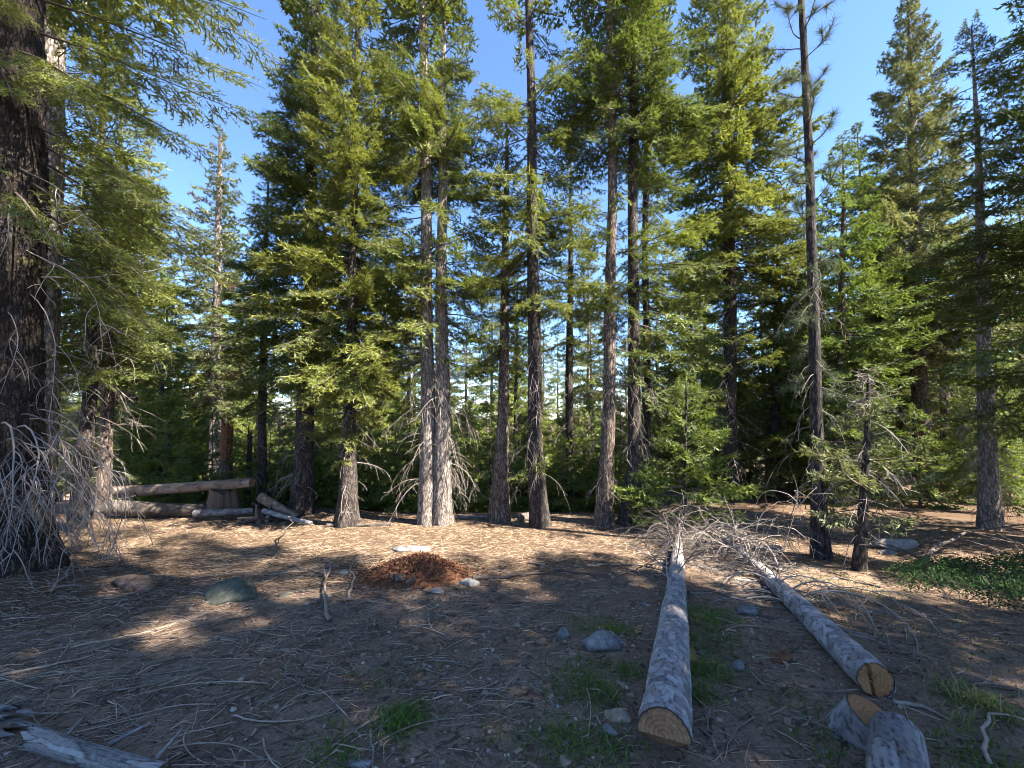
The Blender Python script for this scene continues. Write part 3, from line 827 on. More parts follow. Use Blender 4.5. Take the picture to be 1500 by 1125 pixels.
# ------------------------------------------------------------------ old trunk at the left with long boughs and bare drooping limbs
def old_tree():
    Y = 5.0
    path = [(-8, 842, 128), (-16, 760, 108), (-12, 600, 102), (2, 300, 94), (0, 0, 88)]
    gx = at(-8, 842, Y); bz = float(gz(gx[0], Y))
    root = empty('old_fir', (gx[0], Y, bz), 'massive old fir trunk with mossy furrowed bark and drooping bare limbs', 'tree')
    ctrl = [[0, 0, -0.2, path[0][2] / 2 / F * Y]]
    for px, py, w in path[1:]:
        p = at(px, py, Y); ctrl.append([p[0] - gx[0], 0, p[2] - bz, w / 2 / F * Y])
    ctrl.append([ctrl[-1][0], 0, 17, 0.05])
    me, ax, rd = trunk_mesh('trunk', ctrl, M['bark_old'], 96, 0.045, 0.085, 60, 0.25, 0.5)
    r = np.random.default_rng(61)
    acc = ([], []); wood = []
    def bough(z, az, L, e0, k, lift, kind='near', tint=0.35, wr=0.02, w=1.0):
        add_bough(acc, wood, r, ax(z) + np.array([math.cos(az), math.sin(az), 0]) * rd(z) * 0.8, az, L, e0, k, lift, kind, tint, wr, w)
    # long live boughs sweeping over the clearing (+x is towards it)
    for z, az, L, e0, k, lift, tn in ((6.9, 0.05, 2.9, -0.28, -0.22, 0.1, .25), (6.6, 0.5, 2.2, -0.3, -0.2, 0.2, .2), (6.1, -0.25, 1.7, -0.25, -0.4, 0.2, .6),
                                      (5.6, 0.2, 2.0, -0.35, -0.5, 0.3, .5), (5.2, 0.65, 2.4, -0.45, -0.3, 0.2, .2), (4.8, 0.0, 1.8, -0.5, -0.5, 0.3, .4),
                                      (4.5, 0.45, 2.2, -0.5, -0.4, 0.2, .2), (4.1, 0.8, 2.1, -0.5, -0.4, 0.2, .15), (7.4, 0.25, 2.7, -0.1, -0.4, 0.2, .3),
                                      (7.9, 0.0, 3.1, -0.05, -0.55, 0.2, .4), (8.4, 0.35, 3.1, -0.1, -0.6, 0.2, .5), (6.3, -0.9, 1.0, -0.2, -0.6, 0.3, .75), (5.5, -1.2, 0.8, -0.2, -0.6, 0.3, .75),
                                      (5.9, -1.0, 0.9, -0.1, -0.6, 0.3, .7), (6.7, -1.3, 1.0, -0.1, -0.6, 0.3, .75), (3.7, 0.6, 1.7, -0.5, -0.4, 0.2, .2), (9.0, 0.2, 3.0, 0, -0.6, 0.2, .5), (7.0, -0.7, 1.4, -0.3, -0.5, 0.3, .6), (6.0, -0.6, 1.3, -0.4, -0.5, 0.3, .5), (5.0, -0.9, 1.0, -0.4, -0.6, 0.3, .3), (7.6, -1.0, 1.3, -0.2, -0.5, 0.3, .6), (6.5, -0.3, 1.9, -0.4, -0.4, 0.3, .35), (4.6, -0.4, 1.5, -0.5, -0.4, .2, .25), (7.2, -1.5, 1.1, -0.2, -.6, .2, .7), (3.9, 0.2, 1.9, -0.5, -0.3, 0.2, .2), (5.4, 0.45, 2.3, -0.4, -0.3, 0.2, .2)):
        bough(z, az, L, e0, k, lift, 'near', tn)
    A, W = crown(62, ax, rd, 8.5, 17, 2.6, kind='far', dens=0.9, whorl=0.5)
    acc[0].extend(A[0]); acc[1].extend(A[1]); wood.extend(W)
    finish_tree(root, me, acc, wood, None, None, M['fir'], 63)
    # bare limbs, each a part
    def limb(z, az, L, r0, up, droop, nsub, curl=0.35, levels=2, sub=0.5):
        r0 = r0 * 0.78
        p0 = ax(z) + np.array([math.cos(az), math.sin(az), 0]) * rd(z) * 0.85
        d = np.array([math.cos(az), math.sin(az), up])
        pl = dead_limb(r, p0, d, L, r0, droop, curl, nsub, levels, 11, sub)
        # keep the tips off the soil
        out = []
        for p, rr in pl:
            p = p.copy(); g = gz(p[:, 0] + gx[0], p[:, 1] + Y) - bz + 0.02
            p[:, 2] = np.maximum(p[:, 2], g); out.append((p, rr))
        link('dead_limb', limb_mesh('dead_limb', out, M['twig_gray'], 5, int(z * 100)), root)
    for z, az, L, r0, up, dr in ((1.75, -0.5, 1.9, 0.017, 0.35, 2.6), (1.85, -0.1, 1.7, 0.015, 0.3, 2.6), (1.62, -0.9, 1.5, 0.014, 0.2, 2.6), (1.5, -0.3, 1.4, 0.012, 0.2, 2.4),
                                 (1.4, 0.1, 1.6, 0.012, 0.25, 2.3), (1.25, -0.6, 1.2, 0.011, 0.2, 2.4), (1.1, -0.2, 1.2, 0.010, 0.2, 2.2), (0.95, -0.9, 1.0, 0.009, 0.2, 2.0),
                                 (1.9, 0.2, 1.5, 0.011, 0.3, 2.4), (1.35, -1.2, 1.2, 0.011, 0.15, 2.2), (2.2, -1.3, 1.3, 0.011, 0.1, 2.2), (0.8, -0.4, 1.0, 0.008, 0.2, 1.8),
                                 (1.65, 0.3, 1.6, 0.011, 0.2, 2.2), (1.05, 0.2, 1.3, 0.009, 0.1, 2.0), (1.7, -0.2, 2.1, 0.014, 0.4, 2.6), (1.55, -0.45, 1.9, 0.012, 0.35, 2.5), (1.45, -0.05, 1.9, 0.012, 0.35, 2.4), (1.3, -0.35, 1.7, 0.011, 0.3, 2.4), (1.2, 0.0, 1.6, 0.010, 0.3, 2.2), (1.0, -0.5, 1.3, 0.009, 0.3, 2.2), (1.8, 0.05, 1.9, 0.012, 0.35, 2.5), (0.9, -0.1, 1.3, 0.008, 0.3, 2.0)):
        limb(z, az, L, r0, up, dr, 8)
    for z, az, L, r0, up, dr in ((3.9, -0.05, 2.0, 0.009, -0.3, 0.8), (3.4, 0.1, 1.9, 0.009, -0.3, 0.8), (3.1, -0.4, 1.2, 0.008, -0.3, 1.2), (4.4, -0.5, 1.5, 0.010, -0.3, 1.2), (4.9, -0.3, 1.7, 0.011, -0.3, 0.9), (2.7, 0.4, 1.6, 0.010, 0.1, 1.2), (3.6, 0.5, 1.7, 0.011, 0, 1.2)):
        limb(z, az, L, r0, up, dr, 6, 0.45)
old_tree()
px_tree('fir_tree', 'pale gray trunk standing right behind the massive mossy trunk', 'tree',
        [(52, 780, 44), (66, 500, 34), (76, 250, 30), (83, 0, 27)], 15, M['bark_gray'], M['fir'], 64, Y=6.6,
        crowns=[C_(4.0, 9.6, 1.7, dens=0.75, az_pref=0.3, az_w=0.8, tint0=0.25), C_(9.6, 15, 1.8, dens=0.8, kind='far', whorl=0.45)], skirts=[S_(1, 5, 40, 1.2, droop=1.0)])

# ------------------------------------------------------------------ the wood beyond
BGG = 'trees in the wood beyond the clearing'
def template(seed, H, r0, bark, nmat, cb, L, dens, tint0, low=0.7, e_top=0.5, skirt=30, whorl=0.34):
    root = empty('fir_tree', (0, 0, 0), '', 'tree')
    me, ax, rd = trunk_mesh('trunk', [[0, 0, -0.4, r0], [0.05, 0, H * 0.4, r0 * 0.62], [0, 0.06, H * 0.8, r0 * 0.25], [0, 0, H, 0.012]], bark, 12, 0.3, 0.06, seed, 0.4, 0.4)
    A, W = crown(seed, ax, rd, cb, H, L, kind='far', dens=dens, whorl=whorl, low=low, tint0=tint0, e_top=e_top)
    dead = dead_skirt(seed, ax, rd, 0.6, cb + 1.0, skirt, 0.9, 0.010, 1.2, 1, 4) if skirt else None
    finish_tree(root, me, A, W, dead, bark, nmat, seed)
    return root
TPL = [template(301, 13.5, 0.17, M['bark_brown'], M['fir'], 2.2, 1.7, 0.8, 0.55),
       template(302, 11.0, 0.13, M['bark_gray'], M['fir_blue'], 1.6, 1.5, 0.8, 0.6),
       template(303, 9.0, 0.11, M['bark_dark'], M['fir_young'], 1.0, 1.5, 0.85, 0.6),
       template(304, 14.5, 0.2, M['bark_dark'], M['fir'], 4.5, 1.6, 0.8, 0.4),
       template(306, 13.5, 0.17, M['bark_brown'], M['fir'], 2.4, 1.7, 0.45, 0.5, whorl=0.50)]
SAP = template(305, 2.6, 0.035, M['bark_brown'], M['fir_young'], 0.2, 0.95, 0.85, 0.7, skirt=0)
BGL = ['tall green fir in the crowded wood beyond the clearing', 'slim grayish fir in the crowded wood beyond the clearing',
       'yellow-green bushy fir in the crowded wood beyond the clearing', 'tall fir with long bare lower trunk in the wood beyond the clearing']
def place_wood():
    r = np.random.default_rng(77)
    used = [False] * 5
    pts = []
    def put(x, y, s, k, label=None, group=BGG):
        z = float(gz(x, y)) - 0.05
        if used[k]:
            return copy_tree(TPL[k], (x, y, z), r.uniform(0, 6.28), s, label or BGL[k], group)
        used[k] = True
        o = TPL[k]; o.location = (x, y, z); o.rotation_euler = (0, 0, r.uniform(0, 6.28)); o.scale = (s, s, s)
        return tag(o, label or BGL[k], 'tree', group)
    tries = 0
    while len(pts) < 160 and tries < 9000:
        tries += 1
        y = 13.5 + 48 * r.random() ** 1.05
        px = r.uniform(-60, 1560)
        x = (px - 750) / F * y
        if any((x - a) ** 2 + (y - b) ** 2 < (1.6 + 0.04 * y) ** 2 for a, b in pts):
            continue
        # top of the tree in the picture: keep the open patches of sky open
        k = int(r.choice(4, p=[0.3, 0.27, 0.25, 0.18]))
        hh = (13.5, 11.0, 9.0, 14.5)[k]
        lim = 275
        if 820 < px < 900: lim = 350
        if 330 < px < 400: lim = 420
        if px < 330: lim = 190
        if 1090 < px < 1280: lim = 360
        if px > 1280: lim = 200
        zmax = (600 - lim * r.uniform(0.9, 1.25)) / F * y + CAM_H - float(gz(x, y))
        s = min(1.25, zmax / hh) * r.uniform(0.85, 1.0)
        if 480 < px < 960 and y < 17.5:
            continue
        if s < 0.36:
            continue
        put(x, y, s, k)
        pts.append((x, y))
    for x, y, s_, k in ((7.6, 14.2, .75, 2), (9.4, 12.6, .7, 2), (11.6, 13.2, .9, 0), (13.4, 12.0, .8, 2), (15.0, 15.0, 1.0, 0), (10.2, 16.5, .95, 1), (12.4, 17.5, 1.0, 2), (8.3, 17.5, .9, 0), (17.5, 14.0, 1.0, 2), (14.2, 19.5, 1.1, 0),
                        (-9.6, 11.2, .7, 2), (-11.6, 12.6, .85, 0), (-8.2, 13.2, .6, 2), (-13.5, 14.0, .95, 1), (-10.2, 15.5, .8, 2), (-12.4, 17.0, 1.0, 0), (-7.4, 16.2, .62, 2), (-15.5, 16.5, 1.0, 0), (-9.0, 19.0, .8, 1), (-5.2, 15.0, .6, 2), (-6.0, 19.0, .75, 0)):
        put(x, y, s_, k)
    for x, y, s_, k in ((10.6, 9.2, 0.55, 2), (9.0, 10.8, 0.5, 2), (12.6, 11.0, 0.7, 2)):
        put(x, y, s_, k, 'dense fir shading the brushy ground beyond the low green shrub', 'firs beyond the low green shrub')
    # trees round the camera, outside the picture: their shade lies over the foreground
    for q, (x, y, s, k) in enumerate(SHADE):
        put(x, y, s, k, 'tall fir standing out beside the felled logs, throwing shade over the clearing', 'firs that shade the clearing').rotation_euler = (0, 0, q * 2.4)
    # understorey of young firs below the edge
    first = True
    n = 0
    while n < 110:
        px = r.choice([r.uniform(540, 920), r.uniform(180, 560), r.uniform(900, 1500)], p=[.45, .3, .25])
        y = r.uniform(9.8, 20); x = (px - 750) / F * y
        s = r.uniform(0.5, 1.1) * (0.35 + 0.065 * y)
        z = float(gz(x, y))
        lb = ('low bushy young fir growing among trunks just past the clearing' if s < 0.9 else 'tall young fir filling gaps between trunks just past the clearing' if s > 1.35 else 'medium young fir growing among trunks just past the clearing')
        gr = 'young firs below the edge'
        if first:
            SAP.location = (x, y, z); SAP.scale = (s, s, s); SAP.name = 'young_fir'; tag(SAP, lb, 'tree', gr); first = False
        else:
            copy_tree(SAP, (x, y, z), r.uniform(0, 6.28), s, lb, gr)
        n += 1
SHADE = [(10.2, -2.1, 1.85, 4), (9.0, -4.5, 1.95, 4), (7.8, -6.6, 1.9, 4), (14.2, -5.2, 1.9, 4), (6.9, -1.6, 1.9, 4), (12.6, -1.9, 1.5, 4), (6.4, 2.5, 0.55, 2), (8.6, 3.3, 0.72, 2), (7.4, 4.2, 0.52, 2), (8.9, 1.5, 0.8, 2), (11.3, 0.6, 1.0, 2), (9.1, 0.45, 0.75, 0), (8.5, -3.0, 1.85, 4)]
place_wood()

# ------------------------------------------------------------------ logs, stumps
def voro(u, v, cu, cv, seed, wrap):
    """jittered-cell Voronoi on (u wrapped at `wrap` cells, v); returns f2-f1 and a random value per cell"""
    a = u / cu; b = v / cv
    ia = np.floor(a).astype(int); ib = np.floor(b).astype(int)
    def h(i, j, k):
        n = (i % wrap) * 374761393 + j * 668265263 + seed * 69069 + k * 1274126177
        n = (n ^ (n >> 13)) * 1103515245 & 0x7fffffff
        n = (n ^ (n >> 11)) * 12345 & 0x7fffffff
        return (n % 10007) / 10007.0
    f1 = np.full(a.shape, 9.0); f2 = f1.copy(); idv = np.zeros(a.shape)
    for di in (-1, 0, 1):
        for dj in (-1, 0, 1):
            i, j = ia + di, ib + dj
            d = np.hypot(i + 0.15 + 0.7 * h(i, j, 1) - a, j + 0.15 + 0.7 * h(i, j, 2) - b)
            hv = h(i, j, 3)
            nf1 = d < f1
            f2 = np.where(nf1, f1, np.minimum(f2, d)); idv = np.where(nf1, hv, idv); f1 = np.where(nf1, d, f1)
    return f2 - f1, idv

def log_bark_mat(name, dark, mid, pale, warm):
    m, nt, N, L, out = mat(name)
    a = N.new('ShaderNodeVertexColor'); a.layer_name = 'Col'
    s = N.new('ShaderNodeSeparateColor'); L.new(a.outputs[0], s.inputs[0])
    tc = N.new('ShaderNodeTexCoord')
    n = noise_node(nt, tc.outputs['Object'], 45, 8, 0.7)
    n2 = noise_node(nt, tc.outputs['Object'], 7, 5, 0.6)
    ad = N.new('ShaderNodeMath'); ad.operation = 'MULTIPLY_ADD'; ad.inputs[1].default_value = 0.6
    L.new(n.outputs['Fac'], ad.inputs[0])
    s1 = N.new('ShaderNodeMath'); s1.operation = 'MULTIPLY_ADD'; s1.inputs[1].default_value = 0.34; s1.inputs[2].default_value = -0.03
    L.new(s.outputs[0], s1.inputs[0]); L.new(s1.outputs[0], ad.inputs[2])
    r = ramp(nt, [(0.12, dark), (0.38, mid), (0.75, pale)]); L.new(ad.outputs[0], r.inputs[0])
    wr = ramp(nt, [(0.58, (0, 0, 0)), (0.70, (1, 1, 1))]); L.new(n2.outputs['Fac'], wr.inputs[0])
    mx = N.new('ShaderNodeMix'); mx.data_type = 'RGBA'; L.new(wr.outputs[0], mx.inputs[0]); L.new(r.outputs[0], mx.inputs[6]); mx.inputs[7].default_value = (*warm, 1)
    mx2 = N.new('ShaderNodeMix'); mx2.data_type = 'RGBA'; L.new(s.outputs[1], mx2.inputs[0]); L.new(mx.outputs[2], mx2.inputs[6]); mx2.inputs[7].default_value = (*dark, 1)
    b = N.new('ShaderNodeBsdfPrincipled'); b.inputs['Roughness'].default_value = 0.9; b.inputs['Specular IOR Level'].default_value = 0.2
    L.new(mx2.outputs[2], b.inputs['Base Color'])
    bp = N.new('ShaderNodeBump'); bp.inputs['Strength'].default_value = 0.5; bp.inputs['Distance'].default_value = 0.006
    L.new(n.outputs['Fac'], bp.inputs['Height']); L.new(bp.outputs[0], b.inputs['Normal'])
    L.new(b.outputs[0], out.inputs[0])
    return m

def cut_mat(name, c0, c1, c2):
    m, nt, N, L, out = mat(name)
    a = N.new('ShaderNodeVertexColor'); a.layer_name = 'Col'
    s = N.new('ShaderNodeSeparateColor'); L.new(a.outputs[0], s.inputs[0])
    tc = N.new('ShaderNodeTexCoord')
    n = noise_node(nt, tc.outputs['Object'], 9, 6, 0.65)
    n2 = noise_node(nt, tc.outputs['Object'], 60, 5, 0.65)
    ad = N.new('ShaderNodeMath'); ad.operation = 'MULTIPLY_ADD'; ad.inputs[1].default_value = 38
    L.new(s.outputs[0], ad.inputs[0])
    nm = N.new('ShaderNodeMath'); nm.operation = 'MULTIPLY'; nm.inputs[1].default_value = 6; L.new(n.outputs['Fac'], nm.inputs[0]); L.new(nm.outputs[0], ad.inputs[2])
    sn = N.new('ShaderNodeMath'); sn.operation = 'SINE'; L.new(ad.outputs[0], sn.inputs[0])
    sm = N.new('ShaderNodeMath'); sm.operation = 'MULTIPLY_ADD'; sm.inputs[1].default_value = 0.05; L.new(sn.outputs[0], sm.inputs[0])
    av = N.new('ShaderNodeMath'); av.operation = 'MULTIPLY_ADD'; av.inputs[1].default_value = 0.5; L.new(n2.outputs['Fac'], av.inputs[0])
    h = N.new('ShaderNodeMath'); h.operation = 'MULTIPLY'; h.inputs[1].default_value = 0.55; L.new(n.outputs['Fac'], h.inputs[0]); L.new(h.outputs[0], av.inputs[2])
    L.new(av.outputs[0], sm.inputs[2])
    r = ramp(nt, [(0.3, c0), (0.52, c1), (0.75, c2)]); L.new(sm.outputs[0], r.inputs[0])
    b = N.new('ShaderNodeBsdfPrincipled'); b.inputs['Roughness'].default_value = 0.8
    rim = ramp(nt, [(0.90, (0, 0, 0)), (0.95, (1, 1, 1))]); L.new(s.outputs[0], rim.inputs[0])
    mxr = N.new('ShaderNodeMix'); mxr.data_type = 'RGBA'; L.new(rim.outputs[0], mxr.inputs[0]); L.new(r.outputs[0], mxr.inputs[6]); mxr.inputs[7].default_value = (0.05, 0.025, 0.016, 1)
    L.new(mxr.outputs[2], b.inputs['Base Color'])
    bp = N.new('ShaderNodeBump'); bp.inputs['Strength'].default_value = 0.5; bp.inputs['Distance'].default_value = 0.004
    L.new(n2.outputs['Fac'], bp.inputs['Height']); L.new(bp.outputs[0], b.inputs['Normal'])
    L.new(b.outputs[0], out.inputs[0])
    return m

M['log_gray'] = log_bark_mat('flaking_gray_bark', (0.045, 0.032, 0.027), (0.25, 0.225, 0.22), (0.46, 0.43, 0.42), (0.27, 0.20, 0.165))
M['log_rough'] = log_bark_mat('rough_gray_bark', (0.035, 0.028, 0.025), (0.17, 0.15, 0.145), (0.36, 0.33, 0.32), (0.2, 0.15, 0.12))
M['log_brown'] = log_bark_mat('weathered_brown_log', (0.05, 0.032, 0.022), (0.22, 0.15, 0.105), (0.42, 0.33, 0.25), (0.26, 0.15, 0.08))
M['log_old'] = log_bark_mat('dark_rotting_log', (0.02, 0.016, 0.013), (0.085, 0.068, 0.055), (0.19, 0.16, 0.14), (0.11, 0.075, 0.05))
M['log_silver'] = log_bark_mat('silvery_wood', (0.05, 0.042, 0.037), (0.19, 0.172, 0.158), (0.36, 0.335, 0.31), (0.23, 0.19, 0.16))
M['log_bare'] = col_mat('bare_weathered_wood', (0.07, 0.062, 0.055), (0.17, 0.155, 0.14), 14, bump=0.6, c2=(0.29, 0.27, 0.25))
M['cut_brown'] = cut_mat('sawn_wood', (0.09, 0.036, 0.016), (0.21, 0.10, 0.046), (0.34, 0.20, 0.105))
M['cut_orange'] = cut_mat('sawn_orange_wood', (0.12, 0.046, 0.015), (0.26, 0.115, 0.038), (0.42, 0.23, 0.095))
M['rot_orange'] = col_mat('rotten_orange_wood', (0.055, 0.022, 0.012), (0.13, 0.054, 0.027), 16, bump=0.7, c2=(0.24, 0.115, 0.05), bdist=0.02)
M['rot_dark'] = col_mat('rotten_dark_wood', (0.02, 0.015, 0.012), (0.07, 0.05, 0.04), 16, bump=0.7, c2=(0.16, 0.12, 0.095), bdist=0.02)

def log_frame(p0, p1):
    ax = (p1 - p0) / np.linalg.norm(p1 - p0)
    sd = np.cross(ax, [0, 0, 1.0]); sd /= np.linalg.norm(sd)
    return ax, sd, np.cross(sd, ax)

def log_mesh(p0, p1, r0, r1, material, seed, plate=(0.05, 0.075), crack=0.010, n_u=72, dv=0.014, bend=0.02, rough=1.0, shear=None, grain=False):
    """bark surface of a lying log, coordinates relative to p0"""
    r = np.random.default_rng(seed)
    L = np.linalg.norm(p1 - p0); ax, sd, up = log_frame(p0, p1)
    nv = max(6, int(L / dv))
    v = np.linspace(0, L, nv); th = np.arange(n_u) * 2 * np.pi / n_u
    Vg, Tg = np.meshgrid(v, th, indexing='ij')
    R = r0 + (r1 - r0) * Vg / L
    wrap = max(5, int(round(2 * np.pi * (r0 + r1) / 2 / plate[0])))
    nu = Noise(seed, 30); nw = Noise(seed + 1, 12)
    uu = (Tg / (2 * np.pi) * wrap + 0.35 * nu(Vg, np.sin(Tg) * .1)) % wrap
    e, idv = voro(uu, Vg + 0.012 * nu(np.cos(Tg) * 0.15, np.sin(Tg) * 0.15 + Vg), 1.0, plate[1], seed, wrap)
    ck = sstep(0.11, 0.01, e)
    R = R * (1 + 0.03 * nw(np.cos(Tg) * 0.15 + Vg, np.sin(Tg) * .15)) - crack * ck * rough + 0.004 * (idv - 0.5) * rough
    if grain:                                                 # weathered wood: lengthwise fibres and drying cracks
        ng = Noise(seed + 3, 1.0, 16)
        fb = ng(np.cos(Tg) * 9 + Vg * 1.6, np.sin(Tg) * 9 + Vg * 1.1) * 0.6 + ng(np.cos(Tg) * 26 + Vg * 3, np.sin(Tg) * 26) * 0.5
        idv = np.clip(0.5 + 0.5 * fb, 0, 1); ck = sstep(-0.95, -1.15, fb)
        R = r0 + (r1 - r0) * Vg / L
        R = R * (1 + 0.05 * nw(np.cos(Tg) * 0.1 + Vg * .5, np.sin(Tg) * .1)) + 0.0012 * fb - crack * ck
    if shear is not None:
        off = shear(np.sin(Tg) * R, np.cos(Tg) * R)
        Vg = np.maximum(Vg, off + 0.0) if True else Vg
    bx = bend * np.sin(Vg / L * 3.1 + 0.3)
    P = ax * Vg[..., None] + sd * (np.cos(Tg) * R + bx)[..., None] + up * (np.sin(Tg) * R)[..., None]
    P = P.reshape(-1, 3)
    i = np.arange(nv * n_u).reshape(nv, n_u)
    a = i[:-1]; b = np.roll(a, -1, 1); d = i[1:]; c = np.roll(d, -1, 1)
    Q = np.stack([a, d, c, b], -1).reshape(-1, 4)
    col = np.zeros((len(P), 3)); col[:, 0] = idv.ravel(); col[:, 1] = ck.ravel() * 0.9
    me = mesh_from('bark', P, Q, [material], True, col)
    return me, (ax, sd, up, L), P.reshape(nv, n_u, 3)

def disc(center, sd, up, ax, ring, material, shape=None, nr=14):
    """a sawn face that meets the rim `ring` (n,3); shape(y', x') gives an offset along ax (inwards)"""
    n = len(ring)
    V, C = [], []
    for k in range(1, nr + 1):
        t = k / nr
        P = center + (ring - center) * t * (0.985 if k == nr else 1)
        if shape is not None:
            y = (P - center) @ up; x = (P - center) @ sd
            P = P + ax[None] * shape(y, x)[:, None]
        V.append(P); C.append(np.full(n, t))
    c0 = center.copy()
    if shape is not None:
        c0 = c0 + ax * shape(np.zeros(1), np.zeros(1))[0]
    V = np.concatenate(V + [c0[None]]); C = np.concatenate(C + [np.zeros(1)])
    i = np.arange(nr * n).reshape(nr, n)
    a = i[:-1]; b = np.roll(a, -1, 1); d = i[1:]; c = np.roll(d, -1, 1)
    Q = np.stack([a, b, c, d], -1).reshape(-1, 4)
    T = np.stack([np.full(n, nr * n), np.roll(i[0], -1), i[0]], -1)
    col = np.zeros((len(V), 3)); col[:, 0] = C
    return mesh_from('cut_face', V, [Q, T], [material], False, col)

def lay(px, py, r, sink=0.15):
    g = G(px, py); g[2] = float(gz(g[0], g[1])) + r * (1 - sink)
    return g

def clamp_ground(polys, o, lift=0.006):
    out = []
    for p, rr in polys:
        q = p.copy()
        g = gz(q[:, 0] + o[0], q[:, 1] + o[1]) - o[2] + lift
        q[:, 2] = np.maximum(q[:, 2], g)
        out.append((q, rr))
    return out

def felled_log_near():
    p0 = lay(972, 1118, 0.145); p1 = lay(992, 805, 0.07)
    p1 = p1 + (p1 - p0) * 0.28
    root = empty('felled_log', p0, 'felled gray log with flaking bark and a notched sawn end', 'log')
    def notch(y, x):                                          # two saw cuts: a flat upper face, a hollow lower one running inwards
        return np.where(y < -0.01, (-0.01 - y) * 0.8 + 0.045, 0.0)
    me, (ax, sd, up, L), P = log_mesh(p0, p1, 0.132, 0.045, M['log_gray'], 81, n_u=84, dv=0.014, plate=(0.036, 0.055), crack=0.009, shear=notch)
    link('bark', me, root)
    ring = P[0] - np.outer(P[0] @ ax, ax)
    link('cut_face', disc(ring.mean(0), sd, up, ax, ring, M['cut_brown'], notch), root)
    r = np.random.default_rng(82)
    # bare limbs towards the tip
    for k in range(44):
        t = r.uniform(0.50, 0.99) if k < 40 else r.uniform(0.3, 0.5)
        th = r.uniform(-0.5, 3.64)
        R = 0.142 + (0.045 - 0.142) * t
        b = ax * L * t + (sd * math.cos(th) + up * math.sin(th)) * R * 0.9
        d = sd * math.cos(th) * 1.1 + up * (math.sin(th) * 0.9) + ax * r.uniform(0.2, 0.9)
        Ln = r.uniform(0.5, 1.15)
        pl = clamp_ground(dead_limb(r, b, d, Ln, 0.0085 * r.uniform(0.6, 1.2), r.uniform(0.2, 1.9), 0.45, 8, 1, 10, 0.5), p0)
        link('bare_branch', limb_mesh('bare_branch', pl, M['twig_dark'] if k % 3 else M['twig_gray'], 4, k), root)
    tangle(root, p0, ax, sd, up, L, 0.142, 0.045, 120, 0.62, 83)
    return root
def tangle(root, p0, ax, sd, up, L, r0, r1, n, t0, seed):
    r = np.random.default_rng(seed)
    pl = []
    for k in range(n):
        t = r.uniform(t0, 1.02); th = r.uniform(-0.4, 3.54)
        b = ax * L * t + (sd * math.cos(th) + up * math.sin(th)) * (r0 + (r1 - r0) * t)
        d = sd * math.cos(th) * 1.3 + up * (math.sin(th) * 0.5 + 0.1) + ax * r.uniform(-0.2, 0.9)
        dead_limb(r, b, d, r.uniform(0.3, 1.0), 0.0042, r.uniform(0.6, 2.4), 0.7, 5, 1, 8, 0.5, pl)
    o = link('fine_twigs', limb_mesh('fine_twigs', clamp_ground(pl, p0), M['twig_brush'], 3, seed), root); o['kind'] = 'stuff'
felled_log_near()

def felled_log_far():
    p0 = lay(1281, 1022, 0.115); p1 = lay(1050, 784, 0.06)
    root = empty('felled_log', p0, 'felled log with split orange sawn end and curled bare branches', 'log')
    me, (ax, sd, up, L), P = log_mesh(p0, p1, 0.104, 0.042, M['log_gray'], 84, n_u=72, dv=0.016, plate=(0.045, 0.075), bend=0.04)
    link('bark', me, root)
    cf = link('cut_face', disc(np.zeros(3), sd, up, ax, P[0], M['cut_orange'], lambda y, x: 0.03 * np.exp(-((x + 0.01 + 0.1 * y) / 0.008) ** 2) + 0.012 * (x > -0.01)), root)
    r = np.random.default_rng(85)
    sl = []
    for k in range(5):                                                       # torn fibres along the split
        b = sd * (-0.01 + r.normal(0, 0.008)) + up * r.uniform(-0.07, 0.06)
        sl.append((b + np.array([[0, 0, 0.0]]) + np.linspace(0, 1, 4)[:, None] * (-ax * r.uniform(0.01, 0.03) + up * r.normal(0, 0.03))[None], np.linspace(0.005, 0.002, 4)))
    link('splinter', limb_mesh('splinter', sl, M['cut_orange'], 4, 1), cf)['kind'] = 'stuff'
    for k in range(74):
        t = r.uniform(0.22, 0.99) if k < 40 else r.uniform(0.55, 1.0)
        th = r.choice([r.uniform(-0.5, 0.9), r.uniform(2.2, 3.6), r.uniform(0.9, 2.2)], p=[.4, .4, .2])
        R = 0.112 + (0.045 - 0.112) * t
        b = ax * L * t + (sd * math.cos(th) + up * math.sin(th)) * R * 0.9
        d = sd * math.cos(th) + up * (math.sin(th) * 0.7 + 0.35) + ax * r.uniform(-0.3, 0.8)
        Ln = r.uniform(0.6, 1.5)
        w = 0.9
        # a limb that curls round in a hoop
        K = 13
        p = b.copy(); dd = d / np.linalg.norm(d); pts = [p.copy()]
        axis = np.cross(dd, [0, 0, 1.0]) + r.normal(0, 0.35, 3); axis /= np.linalg.norm(axis)
        turn = -r.uniform(1.8, 4.6) / (K - 1)
        for q in range(K - 1):
            ca, sa = math.cos(turn), math.sin(turn)
            dd = dd * ca + np.cross(axis, dd) * sa + axis * (axis @ dd) * (1 - ca)
            p = p + dd * Ln / (K - 1); pts.append(p.copy())
        pts = np.array(pts)
        pl = [(pts, np.linspace(0.0075, 0.0025, K) * r.uniform(0.7, 1.2))]
        for q in range(6):
            i = int(r.integers(2, K - 2)); t0 = pts[i + 1] - pts[i]; t0 /= np.linalg.norm(t0)
            e = t0 + r.normal(0, 0.6, 3)
            dead_limb(r, pts[i], e, Ln * r.uniform(0.25, 0.5), 0.0038, 1.6, 0.8, 2, 1, 8, 0.5, pl)
        pl = clamp_ground(pl, p0)
        link('bare_branch', limb_mesh('bare_branch', pl, M['twig_gray'], 4, k), root)
    tangle(root, p0, ax, sd, up, L, 0.112, 0.045, 170, 0.42, 86)
felled_log_far()

